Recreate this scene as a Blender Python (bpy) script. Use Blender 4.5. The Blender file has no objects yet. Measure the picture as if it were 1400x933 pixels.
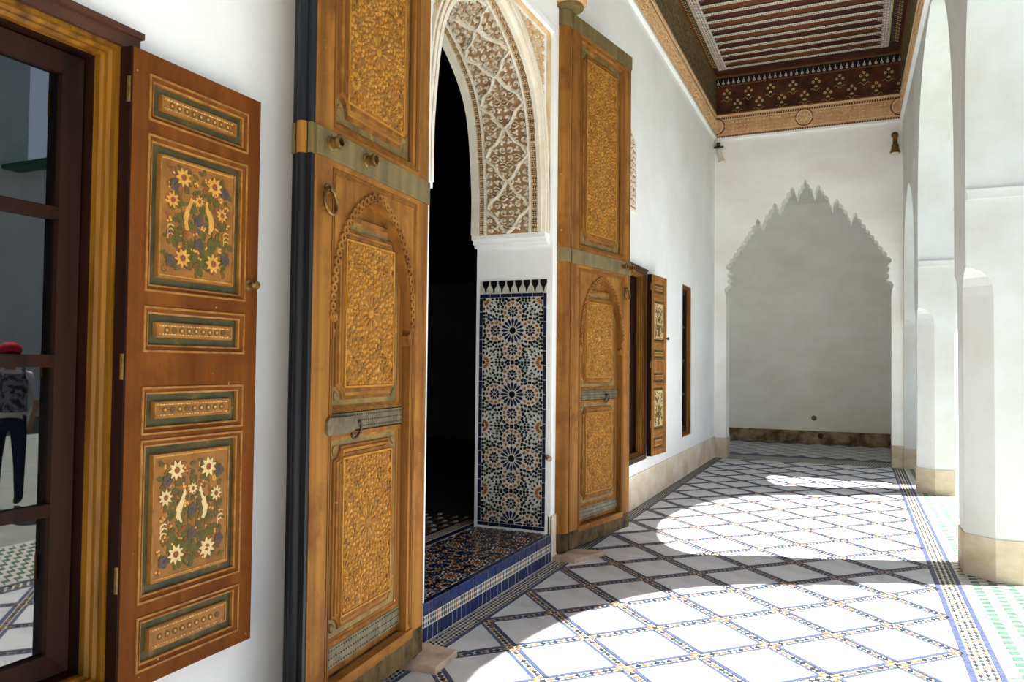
import bpy, bmesh, math, random
from mathutils import Vector, Matrix
PI = math.pi
S = bpy.context.scene
COL = S.collection

# ------------------------------------------------------------------ camera
cam_d = bpy.data.cameras.new('camera')
cam_d.sensor_width = 36.0
cam_d.lens = 1045.0 / 1400.0 * 36.0
cam_d.clip_start = 0.05
cam_d.clip_end = 300
cam = bpy.data.objects.new('camera', cam_d)
COL.objects.link(cam)
R3 = ((0.9126896447961561, 0.002928913031251278, 0.40864291716646917),
      (0.40852237171377265, -0.03186125334947159, -0.9121920479506249),
      (0.010348144337061632, 0.9994880099348147, -0.030275962500359712))
mw = Matrix(R3).to_4x4()
mw.translation = Vector((0, 0, 1.5))
cam.matrix_world = mw
S.camera = cam

# ------------------------------------------------------------------ world, sun, exposure
SUN_EL = math.radians(58.3)
SUN_H = Vector((1.0, 0.415, 0)).normalized()
w = bpy.data.worlds.new('sky')
S.world = w
w.use_nodes = True
wn = w.node_tree
for n in list(wn.nodes):
    wn.nodes.remove(n)
wo = wn.nodes.new('ShaderNodeOutputWorld')
wb = wn.nodes.new('ShaderNodeBackground')
ws = wn.nodes.new('ShaderNodeTexSky')
ws.sky_type = 'NISHITA'
ws.sun_disc = False
ws.sun_elevation = SUN_EL
ws.sun_rotation = math.atan2(SUN_H.x, SUN_H.y)
ws.air_density = 1.0
ws.dust_density = 2.5
ws.ozone_density = 1.0
wb.inputs['Strength'].default_value = 0.2
wn.links.new(ws.outputs[0], wb.inputs[0])
wn.links.new(wb.outputs[0], wo.inputs[0])
sd = bpy.data.lights.new('sun', 'SUN')
sd.energy = 24.0
sd.angle = math.radians(0.53)
sd.color = (1.0, 0.965, 0.92)
sun = bpy.data.objects.new('sun', sd)
COL.objects.link(sun)
sv = Vector((SUN_H.x * math.cos(SUN_EL), SUN_H.y * math.cos(SUN_EL), math.sin(SUN_EL)))
sun.rotation_euler = sv.to_track_quat('Z', 'Y').to_euler()
sun.location = sv * 30
try:
    S.cycles.max_bounces = 16
    S.cycles.diffuse_bounces = 10
except Exception:
    pass
S.view_settings.view_transform = 'Standard'
S.view_settings.look = 'None'
S.view_settings.gamma = 1.0
S.view_settings.use_curve_mapping = False
S.view_settings.exposure = 0.24

# ------------------------------------------------------------------ helpers
rnd = random.Random(7)


def lin(c):
    c = c / 255.0
    return c / 12.92 if c <= 0.04045 else ((c + 0.055) / 1.055) ** 2.4


def rgb(r, g, b):
    return (lin(r), lin(g), lin(b), 1.0)


def ident(a, b, h):
    return (a, b, h)


class MB:
    """collects faces for ONE mesh object"""

    def __init__(self):
        self.v = []
        self.f = []
        self.m = []

    def add(self, vs, fs, mat=0):
        o = len(self.v)
        self.v.extend(vs)
        for f in fs:
            self.f.append([o + i for i in f])
            self.m.append(mat)

    def box(self, x0, x1, y0, y1, z0, z1, mat=0, fm=ident):
        vs = [fm(x, y, z) for z in (z0, z1) for x, y in ((x0, y0), (x1, y0), (x1, y1), (x0, y1))]
        self.add(vs, [(0, 3, 2, 1), (4, 5, 6, 7), (0, 1, 5, 4), (1, 2, 6, 5), (2, 3, 7, 6), (3, 0, 4, 7)], mat)

    jit = 0.0

    def prism(self, pts, h0, h1, mat=0, fm=ident, inset=0.0, bottom=False):
        if self.jit:
            h1 += rnd.uniform(0, self.jit)
        n = len(pts)
        cx = sum(p[0] for p in pts) / n
        cy = sum(p[1] for p in pts) / n
        k = 1 - inset
        vs = [fm(p[0], p[1], h0) for p in pts] + [fm(cx + (p[0] - cx) * k, cy + (p[1] - cy) * k, h1) for p in pts]
        fs = [tuple(range(n, 2 * n))] + [(i, (i + 1) % n, n + (i + 1) % n, n + i) for i in range(n)]
        if bottom:
            fs.append(tuple(range(n - 1, -1, -1)))
        self.add(vs, fs, mat)

    def ring(self, a0, a1, b0, b1, w, h0, h1, mat=0, fm=ident, w2=None, slope=0.0):
        """mitred rectangular frame; slope lowers the inner edge of its top"""
        w2 = w if w2 is None else w2
        o = [(a0, b0), (a1, b0), (a1, b1), (a0, b1)]
        i = [(a0 + w, b0 + w2), (a1 - w, b0 + w2), (a1 - w, b1 - w2), (a0 + w, b1 - w2)]
        vs = [fm(p[0], p[1], h0) for p in o] + [fm(p[0], p[1], h0) for p in i] + \
             [fm(p[0], p[1], h1) for p in o] + [fm(p[0], p[1], h1 - slope) for p in i]
        fs = []
        for k in range(4):
            l = (k + 1) % 4
            fs += [(8 + k, 8 + l, 12 + l, 12 + k), (k, l, 8 + l, 8 + k), (4 + l, 4 + k, 12 + k, 12 + l)]
        self.add(vs, fs, mat)

    def ribbon(self, path, wd, h0, h1, mat=0, fm=ident, taper=True):
        n = len(path)
        L, Rr = [], []
        for i in range(n):
            p = path[max(i - 1, 0)]
            q = path[min(i + 1, n - 1)]
            dx, dy = q[0] - p[0], q[1] - p[1]
            l = math.hypot(dx, dy) or 1
            ww = wd * (0.35 + 0.65 * math.sin(PI * (0.15 + 0.85 * i / (n - 1)))) if taper else wd
            L.append((path[i][0] - dy / l * ww / 2, path[i][1] + dx / l * ww / 2))
            Rr.append((path[i][0] + dy / l * ww / 2, path[i][1] - dx / l * ww / 2))
        vs = []
        for i in range(n):
            vs += [fm(L[i][0], L[i][1], h0), fm(L[i][0] * .7 + Rr[i][0] * .3, L[i][1] * .7 + Rr[i][1] * .3, h1),
                   fm(L[i][0] * .3 + Rr[i][0] * .7, L[i][1] * .3 + Rr[i][1] * .7, h1), fm(Rr[i][0], Rr[i][1], h0)]
        fs = []
        for i in range(n - 1):
            a = 4 * i
            for k in range(3):
                fs.append((a + k, a + k + 1, a + 4 + k + 1, a + 4 + k))
        fs += [(0, 1, 2, 3), (4 * n - 1, 4 * n - 2, 4 * n - 3, 4 * n - 4)]
        self.add(vs, fs, mat)

    def tube(self, path, r, n=10, mat=0, closed=False, caps=True):
        path = [Vector(p) for p in path]
        rs = r if isinstance(r, (list, tuple)) else [r] * len(path)
        N = len(path)
        up = None
        vs = []
        for i in range(N):
            if closed:
                t = path[(i + 1) % N] - path[i - 1]
            else:
                t = path[min(i + 1, N - 1)] - path[max(i - 1, 0)]
            t.normalize()
            if up is None:
                up = Vector((0, 0, 1)) if abs(t.z) < .9 else Vector((1, 0, 0))
            s = t.cross(up).normalized()
            up = s.cross(t).normalized()
            for k in range(n):
                a = 2 * PI * k / n
                vs.append(tuple(path[i] + (s * math.cos(a) + up * math.sin(a)) * rs[i]))
        fs = []
        for i in range(N if closed else N - 1):
            j = (i + 1) % N
            for k in range(n):
                l = (k + 1) % n
                fs.append((i * n + k, i * n + l, j * n + l, j * n + k))
        if caps and not closed:
            fs.append(tuple(range(n - 1, -1, -1)))
            fs.append(tuple(range((N - 1) * n, N * n)))
        self.add(vs, fs, mat)

    def lathe(self, prof, c, ax=(0, 0, 1), n=20, mat=0, n0=None):
        """prof: (radius, distance along axis)"""
        c = Vector(c)
        ax = Vector(ax).normalized()
        u = ax.orthogonal().normalized()
        v = ax.cross(u)
        vs = []
        for r, d in prof:
            for k in range(n):
                a = 2 * PI * k / n
                vs.append(tuple(c + ax * d + (u * math.cos(a) + v * math.sin(a)) * max(r, 1e-4)))
        fs = []
        for i in range(len(prof) - 1):
            for k in range(n):
                l = (k + 1) % n
                fs.append((i * n + k, i * n + l, (i + 1) * n + l, (i + 1) * n + k))
        fs.append(tuple(range(n - 1, -1, -1)))
        fs.append(tuple(range((len(prof) - 1) * n, len(prof) * n)))
        self.add(vs, fs, mat)

    def mesh(self, name, mats, smooth=False, org=(0, 0, 0)):
        me = bpy.data.meshes.new(name)
        vs = self.v
        if org != (0, 0, 0):
            vs = [(p[0] - org[0], p[1] - org[1], p[2] - org[2]) for p in vs]
        me.from_pydata(vs, [], self.f)
        if not isinstance(mats, (list, tuple)):
            mats = [mats]
        for mt in mats:
            me.materials.append(mt)
        if len(mats) > 1:
            me.polygons.foreach_set('material_index', self.m)
        bm = bmesh.new()
        bm.from_mesh(me)
        bmesh.ops.recalc_face_normals(bm, faces=bm.faces)
        bm.to_mesh(me)
        bm.free()
        if smooth:
            me.polygons.foreach_set('use_smooth', [True] * len(me.polygons))
            try:
                me.set_sharp_from_angle(angle=math.radians(40))
            except Exception:
                pass
        me.update()
        return me

    def build(self, name, mats, parent=None, smooth=False, org=(0, 0, 0), label=None, kind=None):
        """org: world point that becomes the object's origin (its parent's origin is taken off the location)"""
        o = bpy.data.objects.new(name, self.mesh(name, mats, smooth, org))
        COL.objects.link(o)
        o.location = org
        if parent is not None:
            o.parent = parent
            o.location = Vector(org) - Vector(WORG.get(parent.name, (0, 0, 0)))
        WORG[o.name] = tuple(org)
        if label:
            o['label'] = label
        if kind:
            o['kind'] = kind
        return o


WORG = {}


def thing(name, label, cat, loc=(0, 0, 0), group=None, kind=None):
    o = bpy.data.objects.new(name, None)
    o.empty_display_size = 0.1
    COL.objects.link(o)
    o.location = loc
    WORG[o.name] = tuple(loc)
    return tag(o, label, cat, group, kind)


def tag(o, label, cat, group=None, kind=None):
    o['label'] = label
    o['category'] = cat
    if group:
        o['group'] = group
    if kind:
        o['kind'] = kind
    return o


def inst(src, name, loc, parent):
    o = bpy.data.objects.new(name, src)
    COL.objects.link(o)
    o.parent = parent
    o.location = loc
    return o


# ------------------------------------------------------------------ materials
def mat(name, col, rough=0.6, spec=0.3, metal=0.0, var=0.12, scale=6.0, stretch=(1, 1, 1), col2=None, bump=0.0,
        bscale=40.0, fleck=None, fleck_t=0.68, fleck_scale=30.0, detail=6.0, lo=0.35, hi=0.65, coat=0.0, stain=None, stain_scale=3.0, stain_t=(.48, .66)):
    m = bpy.data.materials.new(name)
    m.use_nodes = True
    nt = m.node_tree
    b = nt.nodes['Principled BSDF']
    b.inputs['Roughness'].default_value = rough
    b.inputs['Metallic'].default_value = metal
    b.inputs['Specular IOR Level'].default_value = spec
    if coat:
        b.inputs['Coat Weight'].default_value = coat
        b.inputs['Coat Roughness'].default_value = 0.15
    tc = nt.nodes.new('ShaderNodeTexCoord')
    mp = nt.nodes.new('ShaderNodeMapping')
    mp.inputs['Scale'].default_value = stretch
    nt.links.new(tc.outputs['Object'], mp.inputs[0])
    nz = nt.nodes.new('ShaderNodeTexNoise')
    nz.inputs['Scale'].default_value = scale
    nz.inputs['Detail'].default_value = detail
    nz.inputs['Roughness'].default_value = 0.62
    nt.links.new(mp.outputs[0], nz.inputs[0])
    cr = nt.nodes.new('ShaderNodeValToRGB')
    cr.color_ramp.elements[0].position = lo
    cr.color_ramp.elements[1].position = hi
    c2 = col2 if col2 else tuple(x * (1 - var * 2) for x in col[:3]) + (1,)
    cr.color_ramp.elements[0].color = c2
    cr.color_ramp.elements[1].color = col
    nt.links.new(nz.outputs[0], cr.inputs[0])
    out = cr.outputs[0]
    if stain:
        n4 = nt.nodes.new('ShaderNodeTexNoise')
        n4.inputs['Scale'].default_value = stain_scale
        n4.inputs['Detail'].default_value = 4.0
        n4.inputs['Roughness'].default_value = 0.65
        nt.links.new(tc.outputs['Object'], n4.inputs[0])
        r4 = nt.nodes.new('ShaderNodeValToRGB')
        r4.color_ramp.elements[0].position = stain_t[0]
        r4.color_ramp.elements[1].position = stain_t[1]
        nt.links.new(n4.outputs[0], r4.inputs[0])
        m4 = nt.nodes.new('ShaderNodeMixRGB')
        m4.inputs[2].default_value = stain
        nt.links.new(r4.outputs[0], m4.inputs[0])
        nt.links.new(out, m4.inputs[1])
        out = m4.outputs[0]
    if fleck:
        n2 = nt.nodes.new('ShaderNodeTexNoise')
        n2.inputs['Scale'].default_value = fleck_scale
        n2.inputs['Detail'].default_value = 5.0
        n2.inputs['Roughness'].default_value = 0.7
        nt.links.new(tc.outputs['Object'], n2.inputs[0])
        r2 = nt.nodes.new('ShaderNodeValToRGB')
        r2.color_ramp.elements[0].position = fleck_t
        r2.color_ramp.elements[1].position = fleck_t + 0.03
        nt.links.new(n2.outputs[0], r2.inputs[0])
        mx = nt.nodes.new('ShaderNodeMixRGB')
        mx.inputs[2].default_value = fleck
        nt.links.new(r2.outputs[0], mx.inputs[0])
        nt.links.new(out, mx.inputs[1])
        out = mx.outputs[0]
    nt.links.new(out, b.inputs['Base Color'])
    if bump:
        bp = nt.nodes.new('ShaderNodeBump')
        bp.inputs['Strength'].default_value = bump
        bp.inputs['Distance'].default_value = 0.01
        n3 = nt.nodes.new('ShaderNodeTexNoise')
        n3.inputs['Scale'].default_value = bscale
        n3.inputs['Detail'].default_value = 5.0
        nt.links.new(mp.outputs[0], n3.inputs[0])
        nt.links.new(n3.outputs[0], bp.inputs['Height'])
        nt.links.new(bp.outputs[0], b.inputs['Normal'])
    return m


VG = (1, 1, 0.06)   # vertical grain
M = {}
M['plaster'] = mat('white_plaster', rgb(241, 242, 243), 0.85, 0.15, scale=1.1, col2=rgb(232, 231, 229), bump=0.25, bscale=9, lo=.3, hi=.6)
M['plaster_old'] = mat('stained_plaster', rgb(246, 246, 244), 0.88, 0.12, scale=0.9, stretch=(1, 1, 1.6), col2=rgb(234, 230, 222), bump=0.3, bscale=7, lo=.3, hi=.62)
M['plaster_pier'] = mat('aged_pier_plaster', rgb(216, 220, 220), 0.85, 0.15, scale=1.3, col2=rgb(200, 200, 193), bump=0.25, bscale=9, lo=.3, hi=.6)
M['dado'] = mat('beige_skirting_paint', rgb(212, 203, 184), 0.8, 0.15, scale=3.0, stretch=(1, 1, 1.5), col2=rgb(184, 166, 134), bump=0.3, bscale=14, fleck=rgb(128, 98, 70), fleck_t=0.70, fleck_scale=5)
M['dado_left'] = mat('beige_wall_foot_paint', rgb(226, 216, 198), 0.85, 0.12, scale=2.2, stretch=(1, 1, 1.5), col2=rgb(204, 184, 154), bump=0.3, bscale=14, fleck=rgb(140, 110, 84), fleck_t=0.73, fleck_scale=4)
M['dado_dark'] = mat('old_marble_skirting', rgb(170, 150, 120), 0.75, 0.2, scale=4.0, col2=rgb(96, 76, 54), bump=0.3, bscale=14, lo=.38, hi=.6)
M['marble'] = mat('white_marble', rgb(193, 197, 199), 0.42, 0.35, scale=2.3, col2=rgb(166, 170, 172), lo=.34, hi=.52, detail=9, fleck=rgb(150, 149, 148), fleck_t=.70, fleck_scale=9)
M['grout'] = mat('mosaic_white_tile', rgb(214, 212, 203), 0.45, 0.4, scale=20, var=.08)
M['blue'] = mat('cobalt_glazed_tile', rgb(22, 38, 96), 0.25, 0.45, scale=5, col2=rgb(12, 23, 62), fleck=rgb(170, 150, 130), fleck_t=.76, fleck_scale=14)
M['navy'] = mat('navy_tile', rgb(20, 30, 66), 0.3, 0.5, scale=9, col2=rgb(12, 18, 44))
M['floor_blue'] = mat('floor_blue_tile', rgb(66, 77, 106), 0.5, 0.3, scale=25, col2=rgb(46, 55, 82))
M['black'] = mat('black_tile', rgb(15, 16, 20), 0.3, 0.5, scale=25, var=.2)
M['ochre'] = mat('ochre_tile', rgb(164, 102, 20), 0.4, 0.3, scale=30, col2=rgb(120, 66, 14))
M['green'] = mat('dark_green_tile', rgb(16, 52, 44), 0.3, 0.5, scale=30, col2=rgb(10, 34, 34))
M['palegreen'] = mat('faded_green_tile', rgb(66, 102, 84), 0.5, 0.3, scale=20, col2=rgb(42, 76, 62))
M['floor_ochre'] = mat('glare_washed_ochre_floor_tile', rgb(134, 102, 70), 0.5, 0.3, scale=30, col2=rgb(104, 74, 50))  # paler floor copies of ochre, black and green, sun glare put into the colour
M['floor_black'] = mat('glare_washed_black_floor_tile', rgb(44, 44, 50), 0.5, 0.3, scale=30, col2=rgb(30, 30, 36))
M['floor_green'] = mat('glare_washed_green_floor_tile', rgb(56, 80, 72), 0.5, 0.3, scale=30, col2=rgb(40, 60, 56))
M['zwhite'] = mat('white_zellige', rgb(206, 204, 196), 0.3, 0.5, scale=35, col2=rgb(176, 172, 160))
M['wood'] = mat('honey_door_wood', rgb(156, 106, 46), 0.68, 0.12, scale=11, stretch=VG, col2=rgb(108, 67, 25), bump=.4, bscale=30, lo=.32, hi=.62, stain=rgb(104, 62, 26), stain_scale=3.2, stain_t=(.48, .70), fleck=rgb(214, 190, 156), fleck_t=.695, fleck_scale=26)
M['wood_rail'] = mat('honey_rail_wood', rgb(156, 106, 46), 0.68, 0.12, scale=11, stretch=(1, .08, 1), col2=rgb(110, 69, 26), bump=.3, bscale=30, lo=.3, hi=.62, stain=rgb(104, 62, 26), stain_scale=3.2, stain_t=(.48, .70), fleck=rgb(214, 190, 156), fleck_t=.70, fleck_scale=26)
M['mould'] = mat('gold_brown_moulding', rgb(140, 92, 36), 0.68, 0.12, scale=14, stretch=VG, col2=rgb(88, 53, 19), lo=.3, hi=.65)
M['olive'] = mat('worn_olive_field', rgb(140, 112, 58), 0.6, 0.25, scale=10, col2=rgb(96, 80, 46), fleck=rgb(178, 120, 60), fleck_t=.6, fleck_scale=9)
M['carved'] = mat('carved_ochre_wood', rgb(184, 130, 52), 0.65, 0.15, scale=14, col2=rgb(156, 102, 38), lo=.3, hi=.65)
M['carved_lo'] = mat('carved_ground', rgb(156, 106, 44), 0.7, 0.1, scale=20, col2=rgb(128, 84, 34))
M['carved_hi'] = mat('carved_worn_tip', rgb(194, 144, 66), 0.6, 0.15, scale=20, col2=rgb(166, 114, 46))
M['carved_gr'] = mat('carved_grey_brown', rgb(152, 110, 56), 0.65, 0.15, scale=20, col2=rgb(126, 90, 44))
M['dirtywood'] = mat('weathered_door_foot', rgb(104, 84, 54), 0.75, 0.1, scale=12, stretch=(1, 1, .6), col2=rgb(44, 40, 28), bump=.5, bscale=30, lo=.35, hi=.6)
M['brass'] = mat('aged_brass_strap', rgb(136, 118, 74), 0.5, 0.45, metal=.35, scale=10, stretch=(1, 1, .3), col2=rgb(104, 88, 54), bump=.3, bscale=40)
M['iron'] = mat('grey_iron_strap', rgb(116, 104, 78), 0.55, 0.4, metal=.4, scale=18, col2=rgb(82, 74, 56), bump=.3, bscale=60)
M['darkiron'] = mat('dark_iron', rgb(72, 60, 42), 0.45, 0.5, metal=.6, scale=20, col2=rgb(38, 32, 26))
M['oldbrass'] = mat('ring_brass', rgb(150, 116, 62), 0.4, 0.5, metal=.8, scale=20, col2=rgb(84, 62, 34))
M['blackpaint'] = mat('blue_black_paint', rgb(24, 27, 34), 0.5, 0.25, scale=9, stretch=VG, col2=rgb(10, 11, 14), fleck=rgb(150, 150, 146), fleck_t=.76, fleck_scale=18)
M['sh_wood'] = mat('red_brown_shutter_wood', rgb(118, 66, 20), 0.72, 0.1, scale=10, stretch=VG, col2=rgb(82, 42, 12), bump=.3, bscale=30, lo=.3, hi=.65, stain=rgb(92, 46, 16), stain_scale=4.0, fleck=rgb(206, 150, 108), fleck_t=.685, fleck_scale=22)
M['sh_gold'] = mat('shutter_gold_line', rgb(164, 112, 44), 0.55, 0.3, scale=16, col2=rgb(118, 74, 26))
M['sh_green'] = mat('shutter_green_field', rgb(84, 74, 40), 0.6, 0.25, scale=12, col2=rgb(52, 52, 32), fleck=rgb(120, 88, 46), fleck_t=.62, fleck_scale=12)
M['sh_field'] = mat('shutter_brown_field', rgb(150, 100, 40), 0.6, 0.25, scale=10, col2=rgb(120, 76, 28))
M['sh_pale'] = mat('shutter_pale_field', rgb(206, 190, 158), 0.6, 0.2, scale=10, col2=rgb(176, 150, 110))
M['p_cream'] = mat('painted_cream', rgb(206, 156, 76), 0.6, 0.2, scale=40, col2=rgb(182, 128, 54))
M['p_white'] = mat('painted_white', rgb(214, 188, 134), 0.6, 0.2, scale=40, var=.08)
M['p_green'] = mat('painted_green', rgb(98, 86, 34), 0.6, 0.2, scale=40, col2=rgb(72, 66, 28))
M['p_red'] = mat('painted_red_brown', rgb(140, 78, 44), 0.6, 0.2, scale=40, var=.15)
M['p_blue'] = mat('painted_dull_violet', rgb(88, 72, 66), 0.6, 0.2, scale=40, var=.15)
M['p_stem'] = mat('painted_stem', rgb(104, 76, 36), 0.6, 0.2, scale=40, var=.1)
M['goldwood'] = mat('yellow_ochre_frame', rgb(136, 90, 16), 0.5, 0.25, scale=26, stretch=VG, col2=rgb(66, 38, 7), lo=.3, hi=.62)
M['frame'] = mat('dark_red_frame', rgb(78, 46, 28), 0.6, 0.3, scale=9, stretch=(1, .3, .3), col2=rgb(46, 26, 15), bump=.3, bscale=25, fleck=rgb(170, 140, 124), fleck_t=.72, fleck_scale=14)
M['mahogany'] = mat('dark_mahogany_sash', rgb(46, 20, 12), 0.5, 0.15, scale=9, stretch=VG, col2=rgb(20, 9, 6))
M['stucco'] = mat('cream_carved_stucco', rgb(236, 230, 218), 0.85, 0.12, scale=8, col2=rgb(224, 212, 192))
M['stucco_lo'] = mat('stucco_ground', rgb(180, 148, 110), 0.9, 0.1, scale=9, col2=rgb(144, 108, 72))
M['stucco_tan'] = mat('tan_stucco', rgb(226, 202, 166), 0.85, 0.12, scale=9, col2=rgb(206, 172, 128))
M['stucco_dark'] = mat('dark_pierced_ground', rgb(104, 74, 46), 0.9, 0.1, scale=20, var=.15)
M['peach'] = mat('peach_stucco', rgb(222, 184, 142), 0.85, 0.12, scale=7, col2=rgb(198, 152, 108))
M['peach_hi'] = mat('peach_stucco_relief', rgb(236, 206, 168), 0.85, 0.12, scale=9, col2=rgb(218, 178, 134))
M['ceil_brown'] = mat('ceiling_brown_board', rgb(124, 68, 34), 0.55, 0.3, scale=4, stretch=(.3, 1, 1), col2=rgb(72, 34, 22), lo=.35, hi=.65)
M['ceil_dark'] = mat('ceiling_dark_frieze', rgb(92, 50, 26), 0.5, 0.3, scale=5, col2=rgb(48, 22, 16))
M['ceil_olive'] = mat('ceiling_olive_frieze', rgb(134, 114, 76), 0.6, 0.25, scale=22, col2=rgb(64, 62, 44), lo=.42, hi=.58)
M['ceil_edge'] = mat('ceiling_gilt_edge', rgb(122, 80, 42), 0.5, 0.35, scale=12, var=.15)
M['ceil_white'] = mat('ceiling_painted_white', rgb(226, 218, 206), 0.6, 0.25, scale=55, col2=rgb(190, 170, 164), lo=.42, hi=.5)
M['ceil_blue'] = mat('ceiling_painted_grey_blue', rgb(104, 112, 128), 0.6, 0.25, scale=30, var=.1)
M['ceil_red'] = mat('ceiling_painted_red', rgb(112, 44, 34), 0.6, 0.25, scale=30, var=.1)
M['ceil_teal'] = mat('ceiling_painted_teal', rgb(34, 72, 62), 0.6, 0.25, scale=30, var=.1)
M['room'] = mat('shade_toned_room_wall', rgb(112, 116, 126), 0.8, 0.15, scale=2, var=.1)  # wall colour darkened to carry the unlit room's shade
M['room_top'] = mat('shade_toned_room_top', rgb(30, 24, 22), 0.7, 0.2, scale=6, var=.2)  # near-black standing for the darkness overhead and behind the panes
M['stone'] = mat('beige_stone_block', rgb(190, 168, 146), 0.7, 0.25, scale=6, col2=rgb(150, 128, 108), bump=.3, bscale=20)
M['roof'] = mat('green_roof_tile', rgb(46, 96, 70), 0.4, 0.4, scale=10, var=.15)
M['plastic'] = mat('grey_socket', rgb(120, 112, 100), 0.5, 0.4, scale=20, var=.1)
M['bulb'] = mat('frosted_lamp_glass', rgb(226, 218, 196), 0.3, 0.4, scale=20, var=.05)
M['skin'] = mat('skin', rgb(188, 138, 110), 0.6, 0.3, scale=10, var=.06)
M['shirt_w'] = mat('white_cotton', rgb(214, 214, 212), 0.85, 0.1, scale=10, var=.06)
M['shirt_b'] = mat('blue_cotton', rgb(38, 92, 168), 0.85, 0.1, scale=10, var=.1)
M['jeans'] = mat('dark_denim', rgb(44, 52, 74), 0.85, 0.1, scale=20, var=.15)
M['redcap'] = mat('red_cap_cloth', rgb(190, 48, 58), 0.8, 0.1, scale=20, var=.1)
M['pack'] = mat('patterned_backpack_cloth', rgb(120, 116, 128), 0.8, 0.1, scale=14, col2=rgb(46, 44, 58), lo=.46, hi=.54)
M['hair'] = mat('dark_hair', rgb(40, 28, 22), 0.6, 0.3, scale=20, var=.1)
M['shoe'] = mat('dark_shoe', rgb(40, 36, 36), 0.6, 0.3, scale=20, var=.1)

gl = bpy.data.materials.new('window_glass')
gl.use_nodes = True
nt = gl.node_tree
for n in list(nt.nodes):
    nt.nodes.remove(n)
go = nt.nodes.new('ShaderNodeOutputMaterial')
gm = nt.nodes.new('ShaderNodeMixShader')
gt = nt.nodes.new('ShaderNodeBsdfTransparent')
gt.inputs[0].default_value = (0.55, 0.6, 0.62, 1)
gg = nt.nodes.new('ShaderNodeBsdfGlossy')
gg.inputs['Roughness'].default_value = 0.01
gf = nt.nodes.new('ShaderNodeFresnel')
gf.inputs[0].default_value = 2.1
nt.links.new(gf.outputs[0], gm.inputs[0])
nt.links.new(gt.outputs[0], gm.inputs[1])
nt.links.new(gg.outputs[0], gm.inputs[2])
nt.links.new(gm.outputs[0], go.inputs[0])
M['glass'] = gl


# ------------------------------------------------------------------ pattern pieces (2-D)
def rot(pts, a, cx=0, cy=0):
    c, s = math.cos(a), math.sin(a)
    return [(cx + x * c - y * s, cy + x * s + y * c) for x, y in pts]


def ngon(cx, cy, r, n, a=0.0):
    return [(cx + r * math.cos(a + 2 * PI * k / n), cy + r * math.sin(a + 2 * PI * k / n)) for k in range(n)]


def petal(r0, r1, w0, w1, k=.72):
    rm = r0 + (r1 - r0) * k
    return [(r0, -w0), (rm, -w1), (r1, -w1 * .35), (r1, w1 * .35), (rm, w1), (r0, w0)]


def kite(r0, r1, w, k=.5):
    rm = r0 + (r1 - r0) * k
    return [(r0, 0), (rm, -w), (r1, 0), (rm, w)]


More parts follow.
